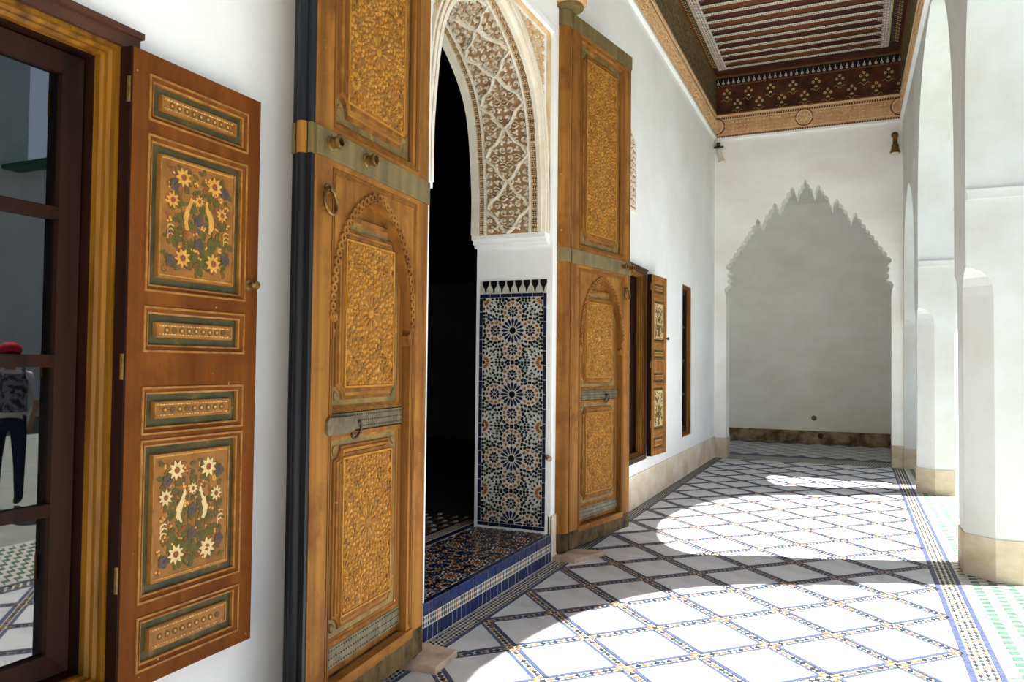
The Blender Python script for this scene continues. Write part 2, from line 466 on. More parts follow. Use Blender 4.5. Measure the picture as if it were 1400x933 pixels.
def girih_cell():
    """unit cell [-.5,.5]^2 of a rosette mosaic: list of (polygon, key)"""
    out, dots = [], []

    def put(p, key, rad, tol=1.0):
        cx = sum(q[0] for q in p) / len(p)
        cy = sum(q[1] for q in p) / len(p)
        for (x, y, r) in dots:
            if math.hypot(x - cx, y - cy) < (r + rad) * tol:
                return
        dots.append((cx, cy, rad))
        out.append((p, key))

    def oval(x, y, a, l=.034, w_=.021):
        return rot([(-l, 0), (-l * .6, -w_), (l * .6, -w_), (l, 0), (l * .6, w_), (-l * .6, w_)], a, x, y)
    # main rosette
    out.append((ngon(0, 0, .055, 14), 'black'))
    for k in range(16):
        out.append((rot(petal(.070, .195, .005, .025), 2 * PI * k / 16), 'blue'))
    dots.append((0, 0, .195))
    # secondary rosettes on the axes
    for k in range(4):
        a0 = k * PI / 2
        cx, cy = .30 * math.cos(a0), .30 * math.sin(a0)
        out.append((ngon(cx, cy, .024, 8), 'blue'))
        for j in range(10):
            out.append((rot(kite(.028, .094, .0205, .62), 2 * PI * j / 10 + a0, cx, cy), 'black'))
        for j in range(11):
            a = 2 * PI * j / 11
            if math.cos(a) > -.70:
                out.append((rot([(.105, 0), (.125, -.024), (.152, -.028), (.146, 0), (.152, .028), (.125, .024)], a + a0, cx, cy), 'ochre'))
        dots.append((cx, cy, .15))
    # corner rosettes
    for sx in (-1, 1):
        for sy in (-1, 1):
            cx, cy = .5 * sx, .5 * sy
            out.append((ngon(cx, cy, .03, 8), 'black'))
            for j in range(16):
                a = 2 * PI * j / 16 + PI / 16
                ca, sa = math.cos(a), math.sin(a)
                if ca * sx > 0.02 or sa * sy > 0.02:
                    continue
                out.append((rot(petal(.042, .10, .005, .0165), a, cx, cy), 'ochre'))
            for j in range(16):
                a = 2 * PI * j / 16
                ca, sa = math.cos(a), math.sin(a)
                if ca * sx > 0.02 or sa * sy > 0.02:
                    continue
                out.append((rot(kite(.118, .182, .0175, .5), a, cx, cy), 'black'))
                p = rot(kite(.192, .25, .016, .45), a + PI / 16, cx, cy)
                put(p, 'black', .02, .9)
            dots.append((cx, cy, .185))
            for j in range(20):
                a = 2 * PI * j / 20 + PI / 20
                ca, sa = math.cos(a), math.sin(a)
                if ca * sx > 0.02 or sa * sy > 0.02:
                    continue
                p = rot([(.258, 0), (.272, -.018), (.30, -.02), (.294, 0), (.30, .02), (.272, .018)], a, cx, cy)
                put(p, 'green', .022, .92)
    for k in range(20):
        a = 2 * PI * k / 20 + PI / 20
        put(ngon(.232 * math.cos(a), .232 * math.sin(a), .0235, 6, a), 'black', .021, .95)
    for k in range(4):
        a0 = k * PI / 2
        cx, cy = .30 * math.cos(a0), .30 * math.sin(a0)
        for j in range(16):
            a = 2 * PI * j / 16 + a0
            p = oval(cx + .188 * math.cos(a), cy + .188 * math.sin(a), a + PI / 2)
            put(p, 'green' if j % 4 == 2 else 'black', .026, .95)
    n = 36
    for i in range(n + 1):
        for j in range(n + 1):
            x, y = -.5 + i / n, -.5 + j / n
            put(ngon(x, y, .026, 6, math.atan2(y, x)), 'green' if (i * 3 + j) % 4 == 0 else 'black', .0225, .97)
    return out


GIRIH = girih_cell()


def fill_girih(mb, a0, a1, b0, b1, P, ca, cb, keys, fm, h0, h1, inset=0.0):
    """tile the rectangle with the cell; (ca,cb) is one main rosette centre; keys: key -> material index"""
    i0, i1 = math.floor((a0 - ca) / P - .5), math.ceil((a1 - ca) / P + .5)
    j0, j1 = math.floor((b0 - cb) / P - .5), math.ceil((b1 - cb) / P + .5)
    e = P * .012
    for i in range(i0, i1 + 1):
        for j in range(j0, j1 + 1):
            ox, oy = ca + i * P, cb + j * P
            for p, key in GIRIH:
                q = [(ox + x * P, oy + y * P) for x, y in p]
                cx = sum(t[0] for t in q) / len(q)
                cy = sum(t[1] for t in q) / len(q)
                if not (a0 + e < cx < a1 - e and b0 + e < cy < b1 - e):
                    continue
                q = [(min(max(x, a0), a1), min(max(y, b0), b1)) for x, y in q]
                mi = keys[key]
                if isinstance(mi, tuple):
                    mi = mi[(len(mb.f) // 7) % len(mi)]
                mb.prism(q, h0, h1, mi, fm, inset)


def spiral(cx, cy, r, turns, a0, sgn=1, n=11):
    return [(cx + r * (1 - .72 * t) * math.cos(a0 + sgn * 2 * PI * turns * t), cy + r * (1 - .72 * t) * math.sin(a0 + sgn * 2 * PI * turns * t)) for t in [i / (n - 1) for i in range(n)]]


def leaf(L, w):
    return [(0, 0), (L * .25, -w * .8), (L * .55, -w), (L * .85, -w * .45), (L, 0), (L * .85, w * .45), (L * .55, w), (L * .25, w * .8)]


def motif(mb, cx, cy, s, kind, fm, h0, h1, mi, a=0.0, sg=1):
    if kind == 0:       # palmette
        for k in range(-2, 3):
            mb.prism(rot(leaf(s * (.52 - .06 * abs(k)), s * .085), a + PI / 2 + k * .55, cx, cy - s * .1), h0, h1, mi, fm, .35)
        mb.ribbon(spiral(cx - s * .26, cy - s * .3, s * .16, .9, a, 1, 8), s * .09, h0, h1, mi, fm)
        mb.ribbon(spiral(cx + s * .26, cy - s * .3, s * .16, .9, a + PI, -1, 8), s * .09, h0, h1, mi, fm)
    elif kind == 1:     # scroll with leaf
        mb.ribbon(spiral(cx, cy, s * .42, 1.15, a, sg, 11), s * .12, h0, h1, mi, fm)
        mb.prism(rot(leaf(s * .34, s * .1), a + 2.2 * sg, cx + s * .1, cy + s * .1), h0, h1, mi, fm, .3)
        mb.prism(ngon(cx, cy, s * .09, 6), h0, h1, mi, fm, .3)
    elif kind == 2:     # trefoil
        for k in range(3):
            mb.prism(rot(leaf(s * .42, s * .14), a + k * 2 * PI / 3 + PI / 2, cx, cy), h0, h1, mi, fm, .35)
        mb.prism(ngon(cx, cy, s * .1, 6), h0, h1 * 1.05, mi, fm, .3)
    elif kind == 3:     # half leaves
        for k in (-1, 1):
            mb.ribbon([(cx + k * s * (.08 + .34 * math.sin(t * PI * .8)), cy - s * .42 + t * s * .85) for t in [i / 7 for i in range(8)]], s * .13, h0, h1, mi, fm)
        mb.prism(rot(leaf(s * .6, s * .1), PI / 2, cx, cy - s * .25), h0, h1, mi, fm, .35)


def relief(mb, a0, a1, b0, b1, s, fm, h0, h1, mi, seed=1, mirror=True):
    """fill a rectangle with carved foliage"""
    r = random.Random(seed)
    nb = max(1, round((b1 - b0) / s))
    na = max(1, round((a1 - a0) / s))
    sb, sa = (b1 - b0) / nb, (a1 - a0) / na
    for i in range(na):
        for j in range(nb):
            jj = min(j, nb - 1 - j) if mirror else j
            rr = random.Random(seed * 991 + (i % 4) * 31 + jj * 7)
            k = rr.choice((0, 1, 1, 2, 3, 1))
            sg = 1 if j < nb / 2 else -1
            motif(mb, a0 + (i + .5) * sa + r.uniform(-.04, .04) * s, b0 + (j + .5) * sb, s * 1.06, k, fm, h0, h1 * r.uniform(.85, 1.1), mi, rr.uniform(0, 6.28) * sg, sg)


def notched(a0, a1, b0, b1, r, n=4):
    """rectangle with concave rounded corners"""
    p = []
    for cx, cy, s in ((a0, b0, 0), (a1, b0, 1), (a1, b1, 2), (a0, b1, 3)):
        base = [PI / 2, PI, 1.5 * PI, 0][s]
        for k in range(n + 1):
            t = base - k / n * PI / 2
            p.append((cx + r * math.cos(t), cy + r * math.sin(t)))
    return p


def cm(pts, n=6):
    """smooth curve through points"""
    out = []
    P = [pts[0]] + list(pts) + [pts[-1]]
    for i in range(1, len(P) - 2):
        p0, p1, p2, p3 = P[i - 1], P[i], P[i + 1], P[i + 2]
        for k in range(n):
            t = k / n
            out.append(tuple(.5 * (2 * p1[d] + (p2[d] - p0[d]) * t + (2 * p0[d] - 5 * p1[d] + 4 * p2[d] - p3[d]) * t * t + (3 * p1[d] - p0[d] - 3 * p2[d] + p3[d]) * t ** 3) for d in range(len(p1))))
    out.append(tuple(pts[-1]))
    return out


# =================================================================== SETTING
WX = -2.12            # left wall face
WB = -2.755           # its inner face
YE = 12.95            # end wall
Z_CORN, Z_FRZ, Z_CEIL = 5.30, 5.68, 6.32
Y0 = -6.0             # corridor behind the camera


def rx(y):            # corridor face of the arcade
    return 0.735 - 0.008 * (y - 6.34)


RT = 0.545            # arcade thickness

# ---- left wall
D0, D1, DC = 3.59, 5.45, 4.52        # doorway jambs and arch axis
ARCH = cm([(.84, 2.51), (.842, 2.8), (.815, 3.05), (.765, 3.34), (.69, 3.52), (.585, 3.655), (.45, 3.77), (.30, 3.865), (.15, 3.93), (0, 3.985)], 3)
ARCH_FULL = [(DC + a, z) for a, z in ARCH] + [(DC - a, z) for a, z in reversed(ARCH[:-1])]


def wall_poly(mb, pts, x0, x1, m=0):
    fm = lambda a, b, h: (h, a, b)
    mb.prism(pts, x0, x1, m, fm, 0, True)


W1 = (0.52, 1.66, 0.50, 2.49)
W2 = (7.05, 8.20, 0.52, 2.50)
W3 = (10.36, 11.02, 0.535, 2.615)
mb = MB()
segs = [(Y0, W1[0]), (W1[1], D0), (D1, W2[0]), (W2[1], W3[0]), (W3[1], YE + .4)]
for a, b in segs:
    mb.box(WB, WX, a, b, 0, Z_CEIL + .1)
for a, b, z0, z1 in (W1, W2, W3):
    mb.box(WB, WX, a, b, 0, z0)
    mb.box(WB, WX, a, b, z1, Z_CEIL + .1)
ZT = 4.065             # top of the carved panel over the door
REC = WX - .045       # recessed carved panel
mb.box(WB, WX, D0, D1, ZT, Z_CEIL + .1)
# imposts overhang: fill from jamb to arch spring and spandrels
xs0 = WB
full = ARCH_FULL
for sgn in (1, -1):
    edge = D1 if sgn > 0 else D0
    prof = [(DC + sgn * a, z) for a, z in ARCH]
    for k in range(len(prof) - 1):
        (ya, za), (yb, zb) = prof[k], prof[k + 1]
        if zb - za > 1e-4:
            wall_poly(mb, [(ya, za), (edge + sgn * .02, za), (edge + sgn * .02, zb), (yb, zb)], xs0 + .001, REC)
zt = max(z for _, z in ARCH)
for k in range(len(full) - 1):
    pass
mb.box(xs0, REC, D0 + .001, D1 - .001, zt, ZT - .001)
wall_left = mb.build('wall_left', M['plaster'])
tag(wall_left, 'long white plastered wall with the tall arched doorway and windows', 'wall', kind='structure')
# jamb impost mouldings
for sgn in (1, -1):
    mb = MB()
    e = D1 if sgn > 0 else D0
    for z0, z1, p in ((2.42, 2.445, .03), (2.445, 2.475, .055), (2.475, 2.51, .085)):
        a, b = (e - p, e) if sgn > 0 else (e, e + p)
        mb.box(WB - .01, WX - .02, a, b, z0, z1)
    mb.build('impost_moulding', M['plaster'], wall_left)
# raised white edge round the door recess
mb = MB()
fmw = lambda a, b, h: (WX + h, a, b)
mb.box(D1 + .003, D1 + .03, .0, ZT + .05, -.02, .012, 0, fmw)
mb.box(D0 - .03, D0 - .003, .0, ZT + .05, -.02, .012, 0, fmw)
mb.box(D0, D1, ZT + .003, ZT + .05, -.02, .012, 0, fmw)
mb.build('door_surround_bead', M['plaster'], wall_left)

# carved stucco intrados: (a = arc length, b = across the wall thickness from the face inwards)
al = [0.0]
for k in range(1, len(full)):
    al.append(al[-1] + math.hypot(full[k][0] - full[k - 1][0], full[k][1] - full[k - 1][1]))
ALEN = al[-1]


def arc_pt(a):
    a = min(max(a, 0), ALEN - 1e-6)
    lo = 0
    for k in range(len(al) - 1):
        if al[k] <= a <= al[k + 1]:
            lo = k
            break
    t = (a - al[lo]) / max(al[lo + 1] - al[lo], 1e-6)
    y = full[lo][0] + (full[lo + 1][0] - full[lo][0]) * t
    z = full[lo][1] + (full[lo + 1][1] - full[lo][1]) * t
    dy, dz = full[lo + 1][0] - full[lo][0], full[lo + 1][1] - full[lo][1]
    l = math.hypot(dy, dz)
    return y, z, -dz / l, dy / l       # inward normal (to the opening axis)


def fm_arc(a, b, h):
    y, z, ny, nz = arc_pt(a)
    return (WX - .075 - b, y + ny * h, z + nz * h)


SB0, SB1 = 0.0, 0.50
mb = MB()
STEP = .045
na = int(ALEN / STEP)
for i in range(na):
    mb.prism([(i * ALEN / na, SB0 - .02), ((i + 1) * ALEN / na, SB0 - .02), ((i + 1) * ALEN / na, SB1 + .03), (i * ALEN / na, SB1 + .03)], -.01, .002, 0, fm_arc)
mb.build('carved_stucco_ground', M['stucco_lo'], wall_left, label='brown ground behind the carved plaster of the arch')
mb = MB()
# plain borders
for i in range(na):
    a, b = i * ALEN / na, (i + 1) * ALEN / na
    for b0, b1, h in ((-.03, 0.0, .022), (.052, .068, .026), (.432, .448, .026), (.495, .56, .024)):
        mb.prism([(a, b0), (b, b0), (b, b1), (a, b1)], 0, h, 0, fm_arc)
mb.build('arch_border_fillet', M['stucco'], wall_left)
mb = MB()
# chain borders of pierced squares and beads
p = .062
n = int(ALEN / p)
for i in range(n):
    a = i * ALEN / n
    for b0, b1 in ((.002, .05), (.45, .493)):
        q = ALEN / n
        mb.prism([(a, b0), (a + q * .7, b0), (a + q * .7, b1), (a, b1)], 0, .006, 1, fm_arc)
        for k in range(2):
            bb = b0 + (b1 - b0) * (.25 + .5 * k)
            mb.prism([(a + q * .72, bb - .008), (a + q * .98, bb - .008), (a + q * .98, bb + .008), (a + q * .72, bb + .008)], 0, .02, 0, fm_arc, .2)
        for k in range(3):
            for l in range(3):
                aa, bb = a + q * .7 * (k + .5) / 3, b0 + (b1 - b0) * (l + .5) / 3
                mb.prism(ngon(aa, bb, .0062, 4, (k + l) % 2 * PI / 4), .004, .016, 0, fm_arc, .25)
mb.build('arch_chain_border', [M['stucco_tan'], M['stucco_dark']], wall_left, kind='stuff')
mb = MB()
# scalloped lozenge ribs
bw0, bw1 = .07, .43
per = .40
k = 0
a = -per * .5
while a < ALEN:
    for sg in (0, 1):
        path = []
        for t in range(25):
            u = t / 24
            bb = bw0 + (bw1 - bw0) * (u if sg == 0 else 1 - u)
            path.append((a + per * u + .014 * math.sin(u * 6 * PI), bb + .012 * math.sin(u * 6 * PI + 1) * (1 if sg == 0 else -1)))
        path = [q for q in path if 0 <= q[0] <= ALEN]
        if len(path) > 2:
            mb.ribbon(path, .026, 0, .032, 0, fm_arc, False)
    a += per
mb.build('arch_lozenge_ribs', M['stucco'], wall_left)
mb = MB()
relief(mb, .01, ALEN - .01, bw0, bw1, .06, fm_arc, 0, .027, 0, 5)
mb.build('arch_carved_foliage', M['stucco'], wall_left, kind='stuff')
# archivolt on the face and carved spandrels
mb = MB()
fms = lambda a, b, h: (REC + h, a, b)
for i in range(len(full) - 1):
    (ya, za), (yb, zb) = full[i], full[i + 1]
    ia = arc_pt(al[i] + 1e-5)
    ib = arc_pt(min(al[i + 1] + 1e-5, ALEN - 1e-4))
    for o0, o1, h, m in ((-.0, .028, .030, 0), (.028, .046, .018, 1), (.046, .07, .034, 0), (.07, .084, .018, 1), (.084, .1, .03, 0)):
        q = [(ya - ia[2] * o0, za - ia[3] * o0), (yb - ib[2] * o0, zb - ib[3] * o0), (yb - ib[2] * o1, zb - ib[3] * o1), (ya - ia[2] * o1, za - ia[3] * o1)]
        q = [(min(max(y, D0 + .002), D1 - .002), min(z, ZT - .002)) for y, z in q]
        mb.prism(q, 0, h, m, fms)
for i in range(int(ALEN / .024)):
    a = i * .024
    y, z, ny, nz = arc_pt(a)
    for o in (.037, .077):
        yy, zz = y - ny * o, z - nz * o
        if D0 < yy < D1 and zz < ZT - .01:
            mb.prism(ngon(yy, zz, .008, 5), .01, .026, 2, fms, .3)
mb.build('archivolt_moulding', [M['stucco'], M['stucco_tan'], M['peach']], wall_left)
mb = MB()


def outside_arch(y, z):
    dy = abs(y - DC)
    zz = None
    for k in range(len(ARCH) - 1):
        if ARCH[k + 1][0] <= dy <= ARCH[k][0]:
            t = (ARCH[k][0] - dy) / max(ARCH[k][0] - ARCH[k + 1][0], 1e-6)
            zz = ARCH[k][1] + (ARCH[k + 1][1] - ARCH[k][1]) * t
    return dy > .955 if zz is None else z > zz + .13


for i in range(40):
    for j in range(36):
        y, z = D0 + .04 + i * .046, 2.53 + j * .043
        if outside_arch(y, z) and y < D1 - .03 and z < ZT - .05:
            motif(mb, y, z, .05, (i * 7 + j * 3) % 4, fms, 0, .016, 0, i * 1.3 + j, 1)
mb.box(D0 + .002, D0 + .02, 2.51, ZT - .002, 0, .03, 0, fms)
mb.box(D1 - .02, D1 - .002, 2.51, ZT - .002, 0, .03, 0, fms)
mb.box(D0 + .02, D1 - .02, ZT - .02, ZT - .002, 0, .03, 0, fms)
mb.build('carved_spandrel', [M['stucco_tan'], M['peach']], wall_left, kind='stuff')

# jamb with mosaic panel (far jamb, faces the camera)
fmj = lambda a, b, h: (a, D1 - h, b)
ZX0, ZX1, ZZ0, ZZ1 = -2.722, -2.150, .232, 2.052
mb = MB()
mb.box(ZX0, ZX1, ZZ0, ZZ1 + .105, 0, .006, 0, fmj)
jp = mb.build('mosaic_panel_ground', M['zwhite'], wall_left, label='white ground of the mosaic panel in the door jamb')
mb = MB()
keys = {'black': 0, 'blue': 1, 'ochre': 2, 'green': 3}
fill_girih(mb, ZX0 + .03, ZX1 - .028, ZZ0 + .03, ZZ1 - .03, .498, -2.434, .766, keys, fmj, .004, .0095, .05)
mb.build('mosaic_tilework', [M['black'], M['navy'], M['ochre'], M['green']], wall_left, kind='stuff', label='star-patterned mosaic of black, blue, ochre and green tiles')
# blue border tiles
tile_src = {}


def tiles_line(n, a0, a1, b0, b1, vertical, fm, h0, h1, mt, parent, name, gap=.003):
    for k in range(n):
        mb = MB()
        if vertical:
            c0, c1 = b0 + (b1 - b0) * k / n, b0 + (b1 - b0) * (k + 1) / n
            pts = [(a0, c0 + gap / 2), (a1, c0 + gap / 2), (a1, c1 - gap / 2), (a0, c1 - gap / 2)]
        else:
            c0, c1 = a0 + (a1 - a0) * k / n, a0 + (a1 - a0) * (k + 1) / n
            pts = [(c0 + gap / 2, b0), (c1 - gap / 2, b0), (c1 - gap / 2, b1), (c0 + gap / 2, b1)]
        mb.prism(pts, h0, h1 + rnd.uniform(-.0012, .0012), 0, fm, .03)
        mb.build(name, mt, parent)


tiles_line(16, ZX0, ZX0 + .027, ZZ0 + .03, ZZ1 - .03, True, fmj, 0, .011, M['navy'], wall_left, 'border_tile')
tiles_line(16, ZX1 - .025, ZX1, ZZ0 + .03, ZZ1, True, fmj, 0, .011, M['navy'], wall_left, 'border_tile')
tiles_line(6, ZX0, ZX1 - .026, ZZ1 - .027, ZZ1, False, fmj, 0, .011, M['navy'], wall_left, 'border_tile')
tiles_line(6, ZX0, ZX1, ZZ0, ZZ0 + .027, False, fmj, 0, .011, M['navy'], wall_left, 'border_tile')
# black stepped merlons above
for k in range(8):
    cx = ZX1 - .026 - k * .0705
    mb = MB()
    zt_ = ZZ1 + .104
    P_ = [(-.027, 0), (.027, 0), (.028, -.025), (.022, -.042), (.012, -.056), (.007, -.068), (.0095, -.074), (.0055, -.08), (.0035, -.094), (-.0035, -.094), (-.0055, -.08), (-.0095, -.074), (-.007, -.068), (-.012, -.056), (-.022, -.042), (-.028, -.025)]
    mb.prism([(cx + x, zt_ + y) for x, y in P_], .004, .0105, 0, fmj)
    mb.build('merlon_tile', M['black'], wall_left)
# stub of plaster by the jamb
mb = MB()
mb.tube([(-2.135, 5.44, .795), (-2.10, 5.40, .79), (-2.085, 5.36, .787)], [.02, .022, .015], 8)
mb.build('jamb_stub', M['stone'], wall_left, True)

# carved stucco niche above the second window
mb = MB()
fmn = lambda a, b, h: (WX + h, a, b)
nar = [(6.75, 3.11), (7.86, 3.11), (7.86, 3.75)] + [(7.305 + .555 * math.cos(t * PI / 12), 3.75 + .24 * math.sin(t * PI / 12)) for t in range(1, 12)] + [(6.75, 3.75)]
mb.prism(nar, -.02, .022, 0, fmn)
nin = [(7.305 + (a - 7.305) * .93, 3.5 + (b - 3.5) * .93) for a, b in nar]
mb.prism(nin, .02, .024, 1, fmn)
for i in range(14):
    for j in range(12):
        a, b = 6.84 + i * .072, 3.18 + j * .066
        if b < 3.75 or ((a - 7.305) / .5) ** 2 + ((b - 3.75) / .2) ** 2 < 1:
            motif(mb, a, b, .072, (i + 2 * j) % 4, fmn, .024, .038, 0, i * 1.1 + j, 1)
mb.build('carved_plaster_niche', [M['stucco'], M['stucco_lo']], wall_left, label='arched panel of carved plaster above the second window')

# skirting paint of the left wall
mb = MB()
for a, b in ((Y0, D0 - .02), (D1 + .0, YE)):
    mb.box(WX - .01, WX + .012, a, b, -.01, .345 if a > 0 else .12)
bl = mb.build('baseboard_left', M['dado_left'])
tag(bl, 'beige painted skirting along the foot of the left wall', 'skirting', kind='structure')

# ---- interior room behind the doorway
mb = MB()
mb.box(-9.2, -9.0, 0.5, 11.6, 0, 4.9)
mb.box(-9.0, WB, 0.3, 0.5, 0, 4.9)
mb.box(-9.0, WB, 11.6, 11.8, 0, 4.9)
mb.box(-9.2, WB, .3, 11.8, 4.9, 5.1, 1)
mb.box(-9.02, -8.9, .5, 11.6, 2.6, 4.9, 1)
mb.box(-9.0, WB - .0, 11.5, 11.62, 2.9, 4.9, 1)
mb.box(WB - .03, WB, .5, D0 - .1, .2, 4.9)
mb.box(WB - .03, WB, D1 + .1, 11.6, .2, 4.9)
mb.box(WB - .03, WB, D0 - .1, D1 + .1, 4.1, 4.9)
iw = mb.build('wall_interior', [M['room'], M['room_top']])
tag(iw, 'shade-toned walls and ceiling of the unlit room beyond the doorway', 'wall', kind='structure')
mb = MB()
mb.box(-9.0, WB, .5, 11.6, -.05, .213)
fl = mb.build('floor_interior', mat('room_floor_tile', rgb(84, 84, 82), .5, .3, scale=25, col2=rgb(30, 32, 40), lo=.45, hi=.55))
tag(fl, 'dim mosaic floor of the dark room inside the doorway', 'floor', kind='structure')

# ---- doorstep
STX = WX + .018
st = thing('doorstep', 'raised mosaic doorstep with blue glazed tile riser under the arched doorway', 'doorstep', (STX, DC, 0), kind='structure')
mb = MB()
mb.box(WB, STX - .0035, D0 - .02, D1 + .01, -.02, .206)
mb.build('step_core', M['grout'], st, org=(STX, DC, 0))
fmr = lambda a, b, h: (STX - .012 + h, a, b)
tiles_line(19, D0 - .02, D1 + .012, .145, .208, False, fmr, 0, .012, M['blue'], st, 'riser_tile', .0045)
tiles_line(34, D0 - .02, D1 + .012, .004, .082, False, fmr, 0, .010, M['blue'], st, 'riser_tile', .004)
mb = MB()
mb.box(D0 - .02, D1 + .012, .083, .144, 0, .008, 0, fmr)
n = 76
for k in range(n):
    cy = D0 - .02 + (D1 - D0 + .03) * (k + .5) / n
    c = (1, 1, 3, 3, 1, 1, 2, 2)[k % 8]
    for z in (.099, .128):
        mb.prism([(cy, z - .0145), (cy + .0095, z), (cy, z + .0145), (cy - .0095, z)], .007, .0105, c, fmr, .05)
mb.build('riser_mosaic', [M['zwhite'], M['black'], M['ochre'], M['green']], st, org=(STX, DC, 0), kind='stuff')
fmt = lambda a, b, h: (a, b, .206 + h)
mb = MB()
mb.box(WB, STX - .03, D0, D1, 0, .004, 0, fmt)
mb.build('tread_ground', M['zwhite'], st, org=(STX, DC, 0))
mb = MB()
fill_girih(mb, WB + .01, STX - .04, D0, D1, .36, -2.42, 4.3, {'black': (0, 1), 'blue': 1, 'ochre': 2, 'green': 1}, fmt, .003, .007)
mb.build('tread_mosaic', [M['black'], M['navy'], M['ochre']], st, org=(STX, DC, 0), kind='stuff')
tiles_line(19, STX - .035, STX, D0 - .02, D1 + .012, True, fmt, 0, .008, M['navy'], st, 'nosing_tile')
# inner mosaic stripes
mb = MB()
for x0, x1, m in ((-2.80, -2.765, 1), (-2.90, -2.80, 0), (-2.935, -2.90, 1)):
    mb.box(x0, x1, D0 - .2, D1 + .2, .213, .217, m)
for k in range(60):
    y = D0 - .2 + k * .038
    for x in (-2.825, -2.85, -2.875):
        mb.prism([(x - .011, y), (x, y - .013), (x + .011, y), (x, y + .013)], .216, .219, 1 + (k % 2))
for k in range(40):
    for j in range(8):
        y, x = D0 - .2 + k * .06, -2.97 - j * .09
        mb.prism(ngon(x, y + (j % 2) * .03, .024, 6), .212, .217, (k + j) % 3)
mb.build('threshold_stripe', [M['zwhite'], M['navy'], M['ochre']], st, org=(STX, DC, 0), kind='stuff')

# ---- corridor floor
XL, XRr = -1.972, 0.506
NX = 8
DX = (XRr - XL) / NX
DY = 0.32
YREF = 4.70
SW = 0.042            # half width of the mosaic strips
mb = MB()
mb.box(-2.2, 3.2, Y0, 16.5, -.12, -.004)
floor = mb.build('floor', M['grout'])
tag(floor, 'corridor floor of white marble lozenges framed by mosaic strips', 'floor', kind='structure')
ln = math.hypot(DX, DY)
off = SW * ln / DX      # shrink along y
offx = SW * ln / DY
slab_mb = MB()
rh = [(0, -DY + off), (DX - offx, 0), (0, DY - off), (-DX + offx, 0)]
slab_mb.prism(rh, -.004, 0, 0, inset=.004)
slab_me = slab_mb.mesh('marble_slab', M['marble'])
triL = MB()
triL.prism([(0.004, -DY + off), (DX - offx, 0), (0.004, DY - off)], -.004, 0, 0)
triL_me = triL.mesh('marble_half_slab', M['marble'])
triR = MB()
triR.prism([(-0.004, -DY + off), (-DX + offx, 0), (-0.004, DY - off)], -.004, 0, 0)
triR_me = triR.mesh('marble_half_slab', M['marble'])
kmin, kmax = -14, 25
mos = MB()
CYC = (1, 1, 2, 2, 1, 3, 1, 2)


def strip(p, q, e0=.0, e1=.0):
    dx, dy = q[0] - p[0], q[1] - p[1]
    l = math.hypot(dx, dy)
    ux, uy = dx / l, dy / l
    vx, vy = -uy, ux
    g = SW * .98
    for s in (-1, 1):
        c = s * (SW - .0115)
        pts = []
        for a, b in ((g, -.0105), (l - g, -.0105), (l - g, .0105), (g, .0105)):
            pts.append((p[0] + ux * a + vx * (c + b), p[1] + uy * a + vy * (c + b)))
        mos.prism(pts, -.004, -.0005, 0)
    n = 11
    for k in range(n):
        a = g * .55 + (l - g * 1.1) * (k + .5) / n
        cx, cy = p[0] + ux * a, p[1] + uy * a
        c = CYC[k % 8] if abs(k - n / 2) < 5 else 2
        mos.prism([(cx - ux * .0185, cy - uy * .0185), (cx + vx * .0155, cy + vy * .0155), (cx + ux * .0185, cy + uy * .0185), (cx - vx * .0155, cy - vy * .0155)], -.004, -.0005, c)


nslab = 0
for k in range(kmin, kmax + 1):
    y = YREF + k * DY
    for i in range(NX + 1):
        x = XL + i * DX
        node = (i + k) % 2 == 0
        if node:
            if i < NX:
                strip((x, y), (x + DX, y + DY))
                strip((x, y), (x + DX, y - DY))
            mos.prism(ngon(x, y, .02, 4), -.004, -.0005, 1 if k % 3 else 2)
            for q_ in range(4):
                mos.prism(ngon(x + .042 * math.cos(q_ * PI / 2), y + .042 * math.sin(q_ * PI / 2), .014, 4), -.004, -.0006, 2 - (q_ % 2))
        else:
            if y > YE - .1:
                continue
            if i == 0:
                inst(triL_me, 'marble_half_slab', (x, y, 0), floor)
            elif i == NX:
                inst(triR_me, 'marble_half_slab', (x, y, 0), floor)
            else:
                inst(slab_me, 'marble_slab', (x, y, 0), floor)
            nslab += 1
# left border band
for (x0, x1) in ((XL - .024, XL - .002), (-2.115, -2.104)):
    n = int((YE - Y0) / .16)
    for j in range(n):
        a = Y0 + j * .16
        mos.prism([(x0, a + .0015), (x1, a + .0015), (x1, a + .1585), (x0, a + .1585)], -.004, -.0005, 0)


def rows(x0, x1, nr, y0, y1, st_, cols, sl=.5):
    wd = (x1 - x0) / nr
    n = int((y1 - y0) / st_)
    for r_ in range(nr):
        for j in range(n):
            cx, cy = x0 + wd * (r_ + .5), y0 + (j + .5 * (r_ % 2)) * st_
            c = cols[(j + 3 * r_) % len(cols)]
            if c < 0:
                continue
            mos.prism([(cx - wd * .36, cy), (cx, cy - st_ * .44), (cx + wd * .36, cy), (cx, cy + st_ * .44)], -.004, -.0005, c)


rows(-2.10, XL - .026, 4, 2.2, YE, .034, (1, 1, 1, 2, 1, 1, 3, 1))
# right border band
for (x0, x1) in ((XRr + .002, XRr + .034), (.645, .673)):
    n = int((YE - 1.5) / .06)
    for j in range(n):
        a = 1.5 + j * .06
        mos.prism([(x0, a + .0012), (x1, a + .0012), (x1, a + .0588), (x0, a + .0588)], -.004, -.0005, 0)
rows(XRr + .038, .643, 3, 2.0, YE, .05, (1, 2, 3, 1, 1, 2, 1, 3))
mos.build('mosaic_strips', [M['floor_blue'], M['floor_black'], M['floor_ochre'], M['floor_green']], floor, kind='stuff', label='mosaic strips of small blue, black, ochre and green tiles')
